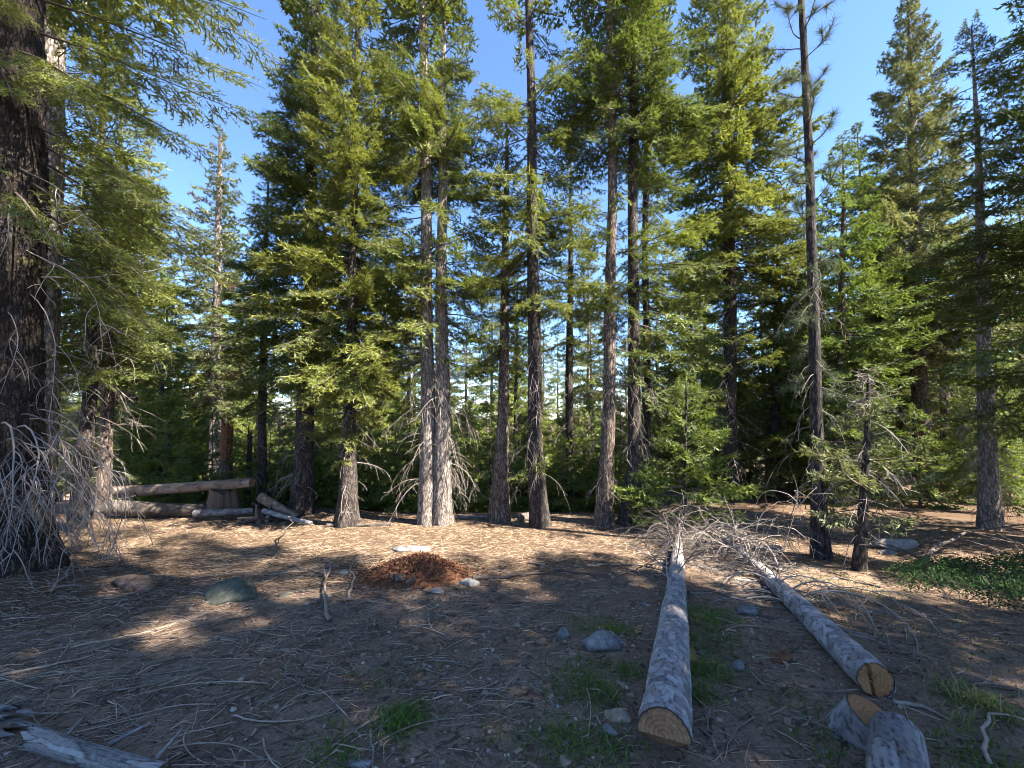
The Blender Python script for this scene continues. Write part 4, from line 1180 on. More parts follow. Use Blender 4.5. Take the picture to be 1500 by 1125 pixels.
def simple_log(name, label, p0, p1, r0, r1, material, seed, cut=None, plate=(0.05, 0.09), cat='log', crack=0.008, n_u=40, dv=0.03, group=None, cut2=None, rough=1.0, bend=0.02, grain=False, jag=0.0):
    root = empty(name, p0, label, cat, group)
    me, (ax, sd, up, L), P = log_mesh(p0, p1, r0, r1, material, seed, plate, crack, n_u, dv, bend, rough, (lambda y, x: jag * np.abs(np.sin(x * 70 + 1) * np.sin(y * 50 + x * 90))) if jag else None, grain)
    link('bark', me, root)
    jag = Noise(seed, 60)
    link('cut_face', disc(P[0].mean(0), sd, up, ax, P[0], cut or M['cut_brown'], lambda y, x: 0.01 * jag(x, y), 6), root)
    link('cut_face', disc(P[-1].mean(0), sd, up, ax, P[-1][::-1], cut2 or cut or M['cut_brown'], lambda y, x: 0.01 * jag(x, y), 6), root)
    return root, P, (ax, sd, up, L)

# log segment and stump beside the second log
simple_log('log_segment', 'short thick gray log piece with deep lengthwise furrows beside the stump', lay(1318, 1112, 0.11, .1), lay(1352, 1320, 0.11, .1), 0.108, 0.112, M['log_rough'], 90, plate=(0.035, 0.28), crack=0.009, n_u=64, dv=0.012)

def cut_stump():
    g = G(1252, 1072); g[2] = float(gz(g[0], g[1])) - 0.035
    root = empty('tree_stump', g, 'low freshly sawn stump with tilted tan face', 'stump')
    me, (ax, sd, up, L), P = log_mesh(g + [-0.02, 0.03, -0.05], g + [0.03, -0.035, 0.11], 0.135, 0.12, M['log_rough'], 91, (0.04, 0.1), 0.01, 56, 0.012, 0)
    link('bark', me, root)
    link('cut_face', disc(P[-1].mean(0), sd, up, ax, P[-1][::-1], M['cut_orange'], None, 10), root)
cut_stump()

# logs at the left edge of the wood
Yl = 9.3
simple_log('propped_log', 'pale brown barkless log propped level above the ground', at(150, 722, Yl), at(369, 707, Yl - 0.4), 0.125, 0.10, M['log_brown'], 92, plate=(0.09, 0.5), rough=0.8, n_u=40, dv=0.04, bend=0.06)
def pt(px, py, Y, dz=0.0):
    p = at(px, py, Y); p[2] = max(p[2], float(gz(p[0], p[1])) + dz); return p
simple_log('fallen_log', 'dark rotting log lying beneath the propped pale log', pt(120, 742, 8.6, 0.12), pt(300, 748, 8.8, 0.10), 0.17, 0.12, M['log_old'], 93, cut=M['rot_dark'])
simple_log('fallen_log', 'knobbly gray branch log reaching toward the shattered stump', pt(285, 752, 8.5, 0.08), pt(372, 748, 8.7, 0.08), 0.075, 0.06, M['log_rough'], 94, cut=M['rot_dark'])
simple_log('fallen_log', 'flaky brown log leaning from the shattered stump to the ground', pt(382, 728, 8.7, 0.1), pt(436, 762, 8.5, 0.05), 0.10, 0.075, M['log_brown'], 95, cut=M['rot_dark'])
simple_log('fallen_log', 'slender whitish log slanting down from the shattered stump', pt(386, 748, 8.4, 0.1), pt(456, 772, 8.0, 0.03), 0.05, 0.035, M['log_gray'], 96, cut=M['rot_dark'])
simple_log('fallen_log', 'thin dark log lying at the feet of the flared fir', pt(478, 775, 7.75, 0.03), pt(572, 770, 7.8, 0.03), 0.035, 0.028, M['log_old'], 97, cut=M['rot_dark'])
simple_log('fallen_log', 'thin gray pole lying behind the twin gray firs', pt(655, 769, 8.6, 0.03), pt(800, 769, 8.9, 0.03), 0.03, 0.02, M['log_rough'], 98, cut=M['rot_dark'])
simple_log('log_segment', 'short dark sawn log round lying between two fir trunks', pt(762, 764, 8.3, 0.08), pt(786, 762, 8.8, 0.08), 0.085, 0.085, M['log_old'], 99, cut=M['rot_dark'])

def snag(name, label, px, py_top, Y, w_px, mats, seed, jag=0.25, cat='stump', hollow=False):
    """standing broken stem with a ragged top; two stacked bark zones"""
    r = np.random.default_rng(seed)
    g = at(px, 740, Y); g[2] = float(gz(g[0], g[1]))
    root = empty(name, g, label, cat)
    H = at(px, py_top, Y)[2] - g[2]
    n = 40
    th = np.arange(n) * 2 * np.pi / n
    R0 = w_px / 2 / F * Y
    ragg = np.cumsum(r.normal(0, 1, n)); ragg = ragg - np.linspace(ragg[0], ragg[-1], n); ragg = (ragg - ragg.min()) / (np.ptp(ragg) + 1e-6)
    top = H * (1 - jag * ragg)
    zones = [(0, 1.0, mats[0])] if len(mats) == 1 else [(0, 0.55, mats[0]), (0.55, 1.0, mats[1])]
    ns = Noise(seed, 9)
    for z0, z1, mt in zones:
        k = 26
        t = np.linspace(z0, z1, k)
        Z = t[:, None] * top[None]
        rad = R0 * (1 - 0.25 * t[:, None]) * (1 + 0.12 * np.cos(th * 3 + seed)[None] + 0.5 * np.exp(-Z / 0.12) * (0.6 + 0.4 * np.cos(th * 5)[None])) * (1 + 0.07 * ns(np.cos(th)[None] * .4 + Z * .3, np.sin(th)[None] * .4 + 0 * Z) + 0.05 * np.sin(th * 11)[None])
        V = np.stack([rad * np.cos(th)[None], rad * np.sin(th)[None], Z - 0.1 * (t[:, None] == 0)], -1)
        i = np.arange(k * n).reshape(k, n); a = i[:-1]; b = np.roll(a, -1, 1); d = i[1:]; c = np.roll(d, -1, 1)
        V = V.reshape(-1, 3); Q = [np.stack([a, b, c, d], -1).reshape(-1, 4)]
        if z1 == 1.0:                                        # sunken ragged heart
            ctr = np.array([[0, 0, top.mean() - 0.08]])
            Q.append(np.stack([i[-1], np.roll(i[-1], -1), np.full(n, len(V))], -1)); V = np.concatenate([V, ctr])
        link('bark' if z0 == 0 else 'bare_wood', mesh_from('stem', V, Q, [mt], False), root)
    return root
snag('tree_snag', 'broken standing stem with bright orange rotten wood above brown bark', 328, 612, 10.2, 18, [M['bark_brown'], M['rot_orange']], 110, 0.15)
snag('tree_stump', 'broad brown stump supporting the propped log', 325, 712, 9.0, 42, [M['log_brown']], 111, 0.3)
snag('tree_snag', 'thin broken mossy stem beside the orange rotten stem', 362, 622, 10.4, 8, [M['bark_old']], 112, 0.2)

def shattered_stump():
    g = at(384, 760, 8.35); g[2] = float(gz(g[0], g[1]))
    root = empty('shattered_stump', g, 'shattered dark root stump with splayed broken roots', 'stump')
    r = np.random.default_rng(113)
    for k in range(13):
        az = r.uniform(0, 6.28); L = r.uniform(0.25, 0.55)
        d = np.array([math.cos(az), math.sin(az), r.uniform(0.2, 1.3)])
        p0 = np.array([r.normal(0, 0.08), r.normal(0, 0.06), 0.02])
        pl = dead_limb(r, p0, d, L, r.uniform(0.03, 0.06), 0.6, 0.5, 1, 1, 7, 0.5)
        link('root', limb_mesh('root', pl, M['rot_dark'] if k % 3 else M['log_brown'], 6, k), root)
shattered_stump()

# gray bare log with stub at the lower left, and its splintered slab
def bare_log():
    p0 = lay(40, 1088, 0.05, 0.2); p1 = lay(235, 1150, 0.05, 0.2)
    root, P, (ax, sd, up, L) = simple_log('bare_log', 'smooth silvery bare log with broken branch stubs and a cracked end', p0, p1, 0.05, 0.04, M['log_silver'], 115, cut=M['rot_dark'], n_u=72, dv=0.014, plate=(0.022, 0.42), crack=0.004, rough=0.8, bend=0.012, jag=0.09)
    r = np.random.default_rng(116)
    for t, th, Ln, rr in ((0.93, 2.2, 0.14, 0.012), (0.3, 1.9, 0.10, 0.010), (0.55, 2.9, 0.16, 0.014)):
        b = ax * L * t + (sd * math.cos(th) + up * math.sin(th)) * 0.05
        d = (sd * math.cos(th) + up * math.sin(th)) + ax * 0.6
        link('stub', limb_mesh('stub', dead_limb(r, b, d, Ln, rr, 0.0, 0.1, 0, 0, 6), M['log_bare'], 8, 3), root)
bare_log()
def slab():
    g = lay(10, 1072, 0.05, .6)
    root = empty('broken_slab', g, 'splintered gray wood slab butting against the silvery bare log', 'wood slab')
    r = np.random.default_rng(117)
    for k in range(13):
        n = 12
        x = np.linspace(-0.24, r.uniform(-0.02, 0.15), n)
        taper = np.clip((x[-1] - x) / 0.12, 0.06, 1)
        w = (0.016 + 0.006 * r.normal()) * taper
        yo = -0.075 + 0.0125 * k + 0.1 * (x + 0.1) * r.normal(0, .2)
        zc = 0.03 + 0.03 * math.sin(k * 0.27) + (x + 0.24) * r.normal(-0.05, 0.12) + 0.004 * r.normal(0, 1, n)
        th = 0.018 * taper
        V = np.concatenate([np.stack([x, yo - w, zc - th], 1), np.stack([x, yo + w, zc - th * .6], 1), np.stack([x, yo + w * .7, zc + th], 1), np.stack([x, yo - w * .8, zc + th * .8], 1)])
        i = np.arange(4 * n).reshape(4, n)
        Q = np.concatenate([np.stack([i[a][:-1], i[a][1:], i[b][1:], i[b][:-1]], -1) for a, b in ((0, 1), (1, 2), (2, 3), (3, 0))] + [[[i[0][0], i[3][0], i[2][0], i[1][0]]], [[i[0][-1], i[1][-1], i[2][-1], i[3][-1]]]])
        link('splinter', mesh_from('splinter', V, Q, [M['log_bare'] if k % 3 else M['rot_dark']], False), root)
slab()

# ------------------------------------------------------------------ rocks
M['rock_gray'] = col_mat('gray_granite', (0.07, 0.068, 0.065), (0.15, 0.145, 0.14), 22, bump=0.8, c2=(0.27, 0.265, 0.255))
M['rock_green'] = col_mat('dark_mossy_stone', (0.04, 0.042, 0.028), (0.075, 0.078, 0.055), 15, bump=0.8, c2=(0.15, 0.145, 0.11))
M['rock_tan'] = col_mat('tan_stone', (0.11, 0.08, 0.055), (0.21, 0.155, 0.11), 18, bump=0.7, c2=(0.33, 0.26, 0.19))
M['rock_pale'] = col_mat('pale_stone', (0.13, 0.12, 0.105), (0.24, 0.225, 0.205), 20, bump=0.8, c2=(0.38, 0.36, 0.33))
M['rock_rust'] = col_mat('rusty_stone', (0.11, 0.06, 0.035), (0.21, 0.12, 0.07), 18, bump=0.7, c2=(0.32, 0.2, 0.125))
def ico(sub):
    import bmesh
    bm = bmesh.new(); bmesh.ops.create_icosphere(bm, subdivisions=sub, radius=1)
    V = np.array([v.co[:] for v in bm.verts]); Fc = np.array([[v.index for v in f.verts] for f in bm.faces]); bm.free()
    return V, Fc
ICO = {k: ico(k) for k in (1, 2, 3, 4)}
def rock_shape(seed, sx, sy, sz, sub=3):
    V, Fc = ICO[sub]
    r = np.random.default_rng(seed)
    V = V.copy()
    for k in range(11):                                       # planes cut the ball into facets
        n = r.normal(0, 1, 3); n /= np.linalg.norm(n)
        d = V @ n; lim = r.uniform(0.38, 0.8)
        V -= np.outer(np.maximum(d - lim, 0) * 0.95, n)
    n1 = Noise(seed, 2.2); n2 = Noise(seed + 5, 7)
    V *= (1 + 0.13 * n1(V[:, 0] + V[:, 2], V[:, 1] - V[:, 2]) + 0.045 * n2(V[:, 0] + V[:, 2] * .7, V[:, 1] - V[:, 2]))[:, None]
    return V * [sx, sy, sz], Fc
def rock(px, py, w, h, kind, label, seed, name='rock', cat='rock', group=None, sub=3, Y=None, sink=0.45):
    g = G(px, py)
    if Y: g = at(px, py, Y)
    s = np.linalg.norm(g - [0, 0, CAM_H]) / F / math.hypot(1, (px - 750) / F, (py - 562) / F)
    dpt = g[1]
    sx = w / 2 / F * dpt
    tilt = abs(CAM_H - g[2]) / np.linalg.norm(g - [0, 0, CAM_H])
    hh = h / F * dpt
    sy = sx * 0.62
    sz = max(0.22 * sx, min(0.95 * sx, hh * (0.62 if h > w * 0.7 else 0.45)))
    V, Fc = rock_shape(seed, sx, sy, sz, sub)
    z = float(gz(g[0], g[1] + sy * 0.4))
    o = link(name, mesh_from('rock', V, Fc, [M[kind]], sub >= 3), None, (g[0], g[1] + sy * 0.4, z + sz * (1 - 2 * sink) * 0.9))
    o.rotation_euler = (0, 0, (seed * 1.7) % 0.7 - 0.35)
    tag(o, label, cat, group)
    return o
RK = [(340, 880, 112, 44, 'rock_green', 'large flat dark green boulder set in the needle litter', 'boulder'),
      (414, 874, 22, 14, 'rock_green', 'small dark stone just beside the large dark boulder', 'rock'),
      (880, 952, 74, 40, 'rock_gray', 'flat speckled gray rock with grass beside the felled log', 'rock'),
      (906, 946, 36, 34, 'rock_gray', 'rounded gray rock pressed against the flat speckled rock', 'rock'),
      (824, 936, 28, 20, 'rock_gray', 'small gray stone near the flat speckled rock', 'rock'),
      (906, 1058, 42, 72, 'rock_tan', 'tall pointed tan stone standing next to the felled log', 'rock'),
      (896, 1078, 28, 20, 'rock_gray', 'bluish stone at the foot of the pointed tan stone', 'rock'),
      (758, 918, 22, 15, 'rock_tan', 'pale tan stone alone on the dark soil', 'rock'),
      (735, 976, 20, 16, 'rock_rust', 'brown rounded stone among scattered twigs', 'rock'),
      (793, 945, 17, 18, 'rock_rust', 'reddish stone near the small gray stone', 'rock'),
      (803, 1012, 17, 15, 'rock_rust', 'orange stone at the edge of green sprouts', 'rock'),
      (839, 959, 19, 11, 'rock_tan', 'flat cream stone below the flat speckled rock', 'rock'),
      (841, 975, 14, 11, 'rock_tan', 'small cream pebble below the flat cream stone', 'rock'),
      (687, 858, 40, 28, 'rock_pale', 'pale rounded rock beside the red mound', 'rock'),
      (664, 875, 24, 12, 'rock_tan', 'low tan stone in front of the red mound', 'rock'),
      (640, 870, 22, 14, 'rock_gray', 'bluish stone at the foot of the red mound', 'rock'),
      (607, 878, 18, 10, 'rock_tan', 'small tan stone in front of the dark rotten chunk', 'rock'),
      (608, 806, 50, 14, 'rock_pale', 'flat pale slab showing behind the red mound', 'rock'),
      (583, 808, 36, 12, 'rock_gray', 'flat gray slab behind the red mound', 'rock'),
      (500, 840, 20, 12, 'rock_gray', 'gray flat stone near the upright pale stick', 'rock'),
      (1100, 900, 46, 20, 'rock_gray', 'flat gray rock between the two felled logs', 'rock'),
      (1080, 982, 26, 20, 'rock_gray', 'bluish rock on bare soil between the two felled logs', 'rock'),
      (1030, 960, 22, 14, 'rock_green', 'mossy stone close beside the felled gray log', 'rock'),
      (1322, 806, 78, 34, 'rock_pale', 'large pale rounded boulder under overhanging branches', 'boulder'),
      (1300, 812, 34, 12, 'rock_gray', 'gray stone at the foot of the large pale boulder', 'rock'),
      (1135, 808, 46, 18, 'rock_pale', 'pale rock behind the tangle of curled branches', 'rock'),
      (1120, 832, 30, 14, 'rock_gray', 'gray rock caught under the curled branches', 'rock'),
      (362, 1024, 17, 9, 'rock_tan', 'flat tan stone on bare soil', 'rock'),
      (247, 1084, 20, 18, 'rock_tan', 'rounded tan stone near the silvery bare log', 'rock'),
      (828, 1124, 34, 16, 'rock_tan', 'tan stone half buried in front of green sprouts', 'rock'),
      (523, 1124, 42, 16, 'rock_gray', 'gray stone half buried by the thin upright stick', 'rock'),
      (420, 955, 20, 10, 'rock_tan', 'dusty tan stone among gray twigs', 'rock')]
for i, (px, py, w, h, kd, lb, ct) in enumerate(RK):
    rock(px, py, w, h, kd, lb, 500 + i * 13, ct if ct == 'boulder' else 'rock', ct)
def pebbles():
    r = np.random.default_rng(601)
    SG = 'small loose stones on the soil'
    n = 0
    kinds = ['rock_tan', 'rock_gray', 'rock_rust', 'rock_pale']
    lab = {'rock_tan': 'small tan stone lying loose on the soil', 'rock_gray': 'small gray stone lying loose on the soil', 'rock_rust': 'small rusty stone lying loose on the soil', 'rock_pale': 'small whitish stone lying loose on the soil'}
    while n < 90:
        px = r.normal(760, 190) if r.random() < .75 else r.uniform(60, 1480); py = r.uniform(850, 1120)
        if not (20 < px < 1480): continue
        w = r.uniform(6, 13) * (0.6 + 0.5 * (py - 800) / 300)
        k = kinds[int(r.choice(4, p=[.45, .25, .15, .15]))]
        rock(px, py, w, w * 0.6, k, lab[k], 700 + n, 'stone', 'stone', SG, 2)
        n += 1
    # grit: too small to pick apart
    V0, F0 = ICO[1]
    N = 1500
    x = r.normal(0.2, 2.2, N); y = r.uniform(1.0, 5.2, N); s = r.gamma(2, 0.0035, N) + 0.003
    sc3 = s[:, None, None] * r.uniform(0.6, 1.2, (N, 1, 3)) * [1, 1, 0.6]
    V = V0[None] * sc3 * (1 + 0.25 * r.normal(0, 1, (N, len(V0), 1))) + np.stack([x, y, gz(x, y) + s * 0.2], 1)[:, None, :]
    Fc = (F0[None] + (np.arange(N) * len(V0))[:, None, None]).reshape(-1, 3)
    c = np.zeros((N * len(V0), 3)); c[:, 0] = np.repeat(r.uniform(0, 1, N), len(V0))
    m = col_mat('grit', (0.10, 0.08, 0.065), (0.34, 0.28, 0.23), 30, bump=0, use_col=True)
    tag(link('grit', mesh_from('grit', V.reshape(-1, 3), Fc, [m], False, c)), 'scattered grit and tiny pebbles over the bare soil', 'gravel', kind='stuff')
pebbles()

# ------------------------------------------------------------------ red mound of rotten wood
def mound():
    g = G(603, 852); g[1] += 0.25; g[2] = float(gz(g[0], g[1]))
    root = empty('rotten_wood_mound', g, 'reddish brown mound of crumbled rotten wood', 'mound')
    n = 60
    xs = np.linspace(-1, 1, n); X, Y = np.meshgrid(xs * 0.66, xs * 0.5)
    q = (X / 0.6) ** 2 + (Y / 0.44) ** 2
    nz = Noise(120, 9); n2 = Noise(121, 30)
    H = 0.25 * np.exp(-q * 1.5) + 0.035 * nz(X, Y) * np.exp(-q) + 0.012 * n2(X, Y) * np.exp(-q)
    Z = H - 0.035 + (gz(X + g[0], Y + g[1]) - g[2])
    V = np.stack([X, Y, Z], -1).reshape(-1, 3); i = np.arange(n * n).reshape(n, n)
    Q = np.stack([i[:-1, :-1], i[:-1, 1:], i[1:, 1:], i[1:, :-1]], -1).reshape(-1, 4)
    link('heap', mesh_from('heap', V, Q, [M['rot_orange']], False), root)
    r = np.random.default_rng(122)
    N = 5200
    sp = np.where(r.random(N) < 0.2, 2.0, 1.0)
    x = np.clip(r.normal(0, 0.25, N) * sp, -1.2, 1.2); y = np.clip(r.normal(-0.02, 0.19, N) * sp, -.9, .9)
    q = (x / 0.6) ** 2 + (y / 0.44) ** 2
    z = 0.25 * np.exp(-q * 1.5) + 0.035 * nz(x, y) * np.exp(-q) - 0.022 * np.exp(-q) + 0.004 + (gz(x + g[0], y + g[1]) - g[2])
    c = np.stack([x, y, z], 1)
    a = r.normal(0, 1, (N, 3)); a[:, 2] *= 0.45; a /= np.linalg.norm(a, axis=1, keepdims=True)
    b = np.cross(a, r.normal(0, 1, (N, 3))); b /= np.linalg.norm(b, axis=1, keepdims=True)
    l = (r.gamma(2, 0.006, N) + 0.004)[:, None]; w = r.uniform(0.002, 0.008, N)[:, None]
    V = np.stack([c - a * l - b * w, c + a * l - b * w, c + a * l + b * w, c - a * l + b * w + [0, 0, 0.006]], 1).reshape(-1, 3)
    col = np.zeros((N * 4, 3)); col[:, 0] = np.repeat(r.uniform(0, 1, N), 4)
    m = col_mat('red_wood_chips', (0.042, 0.017, 0.010), (0.105, 0.042, 0.022), 30, bump=0, use_col=True, c2=(0.2, 0.095, 0.05))
    link('wood_chips', mesh_from('wood_chips', V, np.arange(N * 4).reshape(-1, 4), [m], False, col), root)['kind'] = 'stuff'
    # dark rotten core showing at the front
    for k, (dx, dy, sx, sz) in enumerate(((-0.1, -0.36, 0.07, 0.09), (0.03, -0.38, 0.09, 0.10), (-0.2, -0.30, 0.05, 0.07))):
        V, Fc = rock_shape(130 + k, sx, sx * 0.8, sz, 3)
        link('rotten_core', mesh_from('rotten_core', V + [dx, dy, gz(g[0] + dx, g[1] + dy) - g[2] + 0.05], Fc, [M['rot_dark']], False), root)
mound()
o = rock(1148, 968, 50, 14, 'rot_orange', 'crumbling orange lump of rotten wood beside the curled branches', 940, 'rotten_wood_lump', 'wood')
o = rock(190, 862, 95, 20, 'rot_dark', 'crumbled mound of dark rotten wood near the old trunk', 941, 'rotten_wood_lump', 'wood')

# ------------------------------------------------------------------ sticks
M['stick_pale'] = col_mat('pale_dry_stick', (0.20, 0.145, 0.10), (0.40, 0.32, 0.245), 20, bump=0.3)
M['stick_gray'] = col_mat('gray_stick', (0.12, 0.095, 0.073), (0.28, 0.23, 0.18), 20, bump=0.3)
M['stick_dark'] = col_mat('dark_stick', (0.05, 0.04, 0.034), (0.14, 0.11, 0.09), 20, bump=0.3)
def stick(pxs, r0, material, label, seed, name='fallen_branch', cat='branch', group=None, nsub=0, raise_=None, tail=0.35, sides=6):
    r = np.random.default_rng(seed)
    P = []
    for i, q in enumerate(pxs):
        g = G(q[0], q[1]); g[2] = float(gz(g[0], g[1])) + r0 * 0.8 + (q[2] if len(q) > 2 else 0)
        P.append(g)
    P = np.array(P); o = P[0].copy(); P = P - o
    t = np.linspace(0, 1, len(P)); K = 9
    tt = np.linspace(0, 1, K)
    pts = np.stack([np.interp(tt, t, P[:, k]) for k in range(3)], 1)
    L = np.linalg.norm(pts[-1] - pts[0])
    pts[1:-1] += r.normal(0, 0.012 * L, (K - 2, 3)) * [1, 1, .4]
    pl = [(pts, np.linspace(r0, r0 * tail, K))]
    for q in range(nsub):
        i = int(r.integers(1, K - 1)); d = pts[i] - pts[i - 1]; d = d / np.linalg.norm(d) + r.normal(0, 0.7, 3) * [1, 1, .5]
        dead_limb(r, pts[i], d, L * r.uniform(0.15, 0.4), r0 * 0.5, 0.3, 0.5, 2, 1, 7, 0.5, pl)
    pl = clamp_ground(pl, o, 0.004)
    ob = link(name, limb_mesh(name, pl, material, sides, seed), None, o)
    return tag(ob, label, cat, group)
SK = [([(395, 828), (428, 772, 0.25)], 0.016, 'stick_dark', 'bare dark sapling stick leaning up over the needle litter', 0),
      ([(512, 882), (514, 850, 0.02), (517, 826)], 0.016, 'stick_pale', 'pale birch-like stick lying near the red mound', 0),
      ([(484, 912), (474, 880, 0.04), (482, 834, 0.06)], 0.020, 'stick_gray', 'gnarled pale branch lying beside a pale birch-like stick', 3),
      ([(0, 992), (70, 978), (132, 964)], 0.013, 'stick_pale', 'long straight pale stick lying across the brown litter', 0),
      ([(107, 950), (200, 930), (330, 893)], 0.010, 'stick_pale', 'very long thin tan stick running toward the dark boulder', 0),
      ([(150, 922), (200, 890), (245, 842, 0.05)], 0.010, 'stick_dark', 'slanting brown stick crossing the long thin tan stick', 2),
      ([(70, 872), (95, 850, 0.03), (104, 832, 0.04)], 0.022, 'stick_gray', 'stubby gnarled gray root piece below the drooping limbs', 2),
      ([(860, 829), (905, 828), (955, 828)], 0.012, 'stick_pale', 'straight tan stick lying near the felled log', 0),
      ([(692, 850), (740, 848), (800, 842)], 0.026, 'stick_dark', 'weathered brown wood strip beside the pale rounded rock', 0),
      ([(775, 826), (830, 838), (890, 846)], 0.016, 'stick_dark', 'forked dark branch lying on sunlit litter', 3),
      ([(872, 1048), (888, 1080), (902, 1118)], 0.008, 'stick_gray', 'thin gray stick beside the pointed tan stone', 0),
      ([(543, 1072), (546, 1100), (545, 1140)], 0.009, 'stick_gray', 'thin pale stick standing out on dark soil near the grass tuft', 0),
      ([(683, 1042), (705, 1030), (728, 1006)], 0.008, 'stick_gray', 'gray bent stick lying on open dark soil', 0),
      ([(598, 898), (625, 888), (642, 876)], 0.007, 'stick_pale', 'thin straw-coloured stick lying in front of the red mound', 0),
      ([(1308, 1032), (1350, 1038), (1396, 1062)], 0.016, 'stick_gray', 'lichen-crusted gray branch lying by the split log end', 0),
      ([(1452, 1125), (1437, 1085, 0.04), (1450, 1062, 0.06), (1500, 1062, 0.02)], 0.012, 'stick_pale', 'bark-covered branch bent into a hook beside dry grass', 0),
      ([(1349, 838), (1375, 822, 0.15), (1430, 806, 0.25), (1500, 800, 0.22)], 0.028, 'stick_dark', 'thick dark fallen branch arching behind the low green shrub', 8),
      ([(1290, 862), (1230, 848), (1190, 852)], 0.012, 'stick_dark', 'dark stick lying across shaded soil near the pine', 2),
      ([(1105, 1052), (1075, 1082, 0.03), (1060, 1120)], 0.006, 'stick_gray', 'thin arched twig between the felled log and the sawn stump', 2),
      ([(1025, 1068), (1042, 1092, 0.02), (1068, 1136)], 0.006, 'stick_gray', 'straight gray twig slanting away from the notched sawn end', 2),
      ([(1014, 1020), (1040, 1050, 0.03), (1035, 1085)], 0.006, 'stick_gray', 'bent gray twig beside the notched sawn end', 2)]
for i, (pp, rr, mt, lb, ns) in enumerate(SK):
    stick(pp, rr, M[mt], lb, 800 + i, nsub=ns)
def loose_sticks():
    r = np.random.default_rng(830)
    n = 0
    lab = {'stick_pale': 'thin tan twig lying loose on the litter', 'stick_gray': 'thin gray twig lying loose on the litter', 'stick_dark': 'thin dark brown twig lying loose on the litter'}
    while n < 170:
        px = r.uniform(10, 1490) if r.random() < .4 else r.normal(320, 240); py = r.uniform(790, 1115)
        if px < 5 or px > 1495: continue
        g = G(px, py)
        a = r.normal(0.25, 0.8) + (math.pi if r.random() < .5 else 0); L = r.uniform(0.15, 0.6) * (1.4 if px < 500 else 1)
        K = 8
        t = np.linspace(0, 1, K)
        cv = r.normal(0, 0.8)
        ang = a + cv * t
        x = g[0] + np.concatenate([[0], np.cumsum(np.cos(ang[:-1]) * L / (K - 1))]); y = g[1] + np.concatenate([[0], np.cumsum(np.sin(ang[:-1]) * L / (K - 1))])
        rad = r.uniform(0.003, 0.0065)
        z = gz(x, y) + rad * 0.7 + np.abs(r.normal(0, 0.015)) * np.sin(t * 3.14)
        o = np.array([x[0], y[0], z[0]])
        pts = np.stack([x, y, z], 1) - o
        pl = [(pts, np.linspace(rad, rad * 0.4, K))]
        for q in range(int(r.integers(0, 5))):
            i = int(r.integers(1, K - 1)); d = pts[i] - pts[i - 1]; d = d / np.linalg.norm(d) + r.normal(0, 0.7, 3) * [1, 1, .3]
            dead_limb(r, pts[i], d, L * r.uniform(0.15, 0.45), rad * 0.6, 0.2, 0.5, 0, 0, 6, 0.5, pl)
        k = str(r.choice(['stick_pale', 'stick_gray', 'stick_dark'], p=[.35, .45, .2]))
        tag(link('twig', limb_mesh('twig', clamp_ground(pl, o, 0.003), M[k], 4, n), None, o), lab[k], 'twig', 'loose twigs on the forest floor')
        n += 1
loose_sticks()

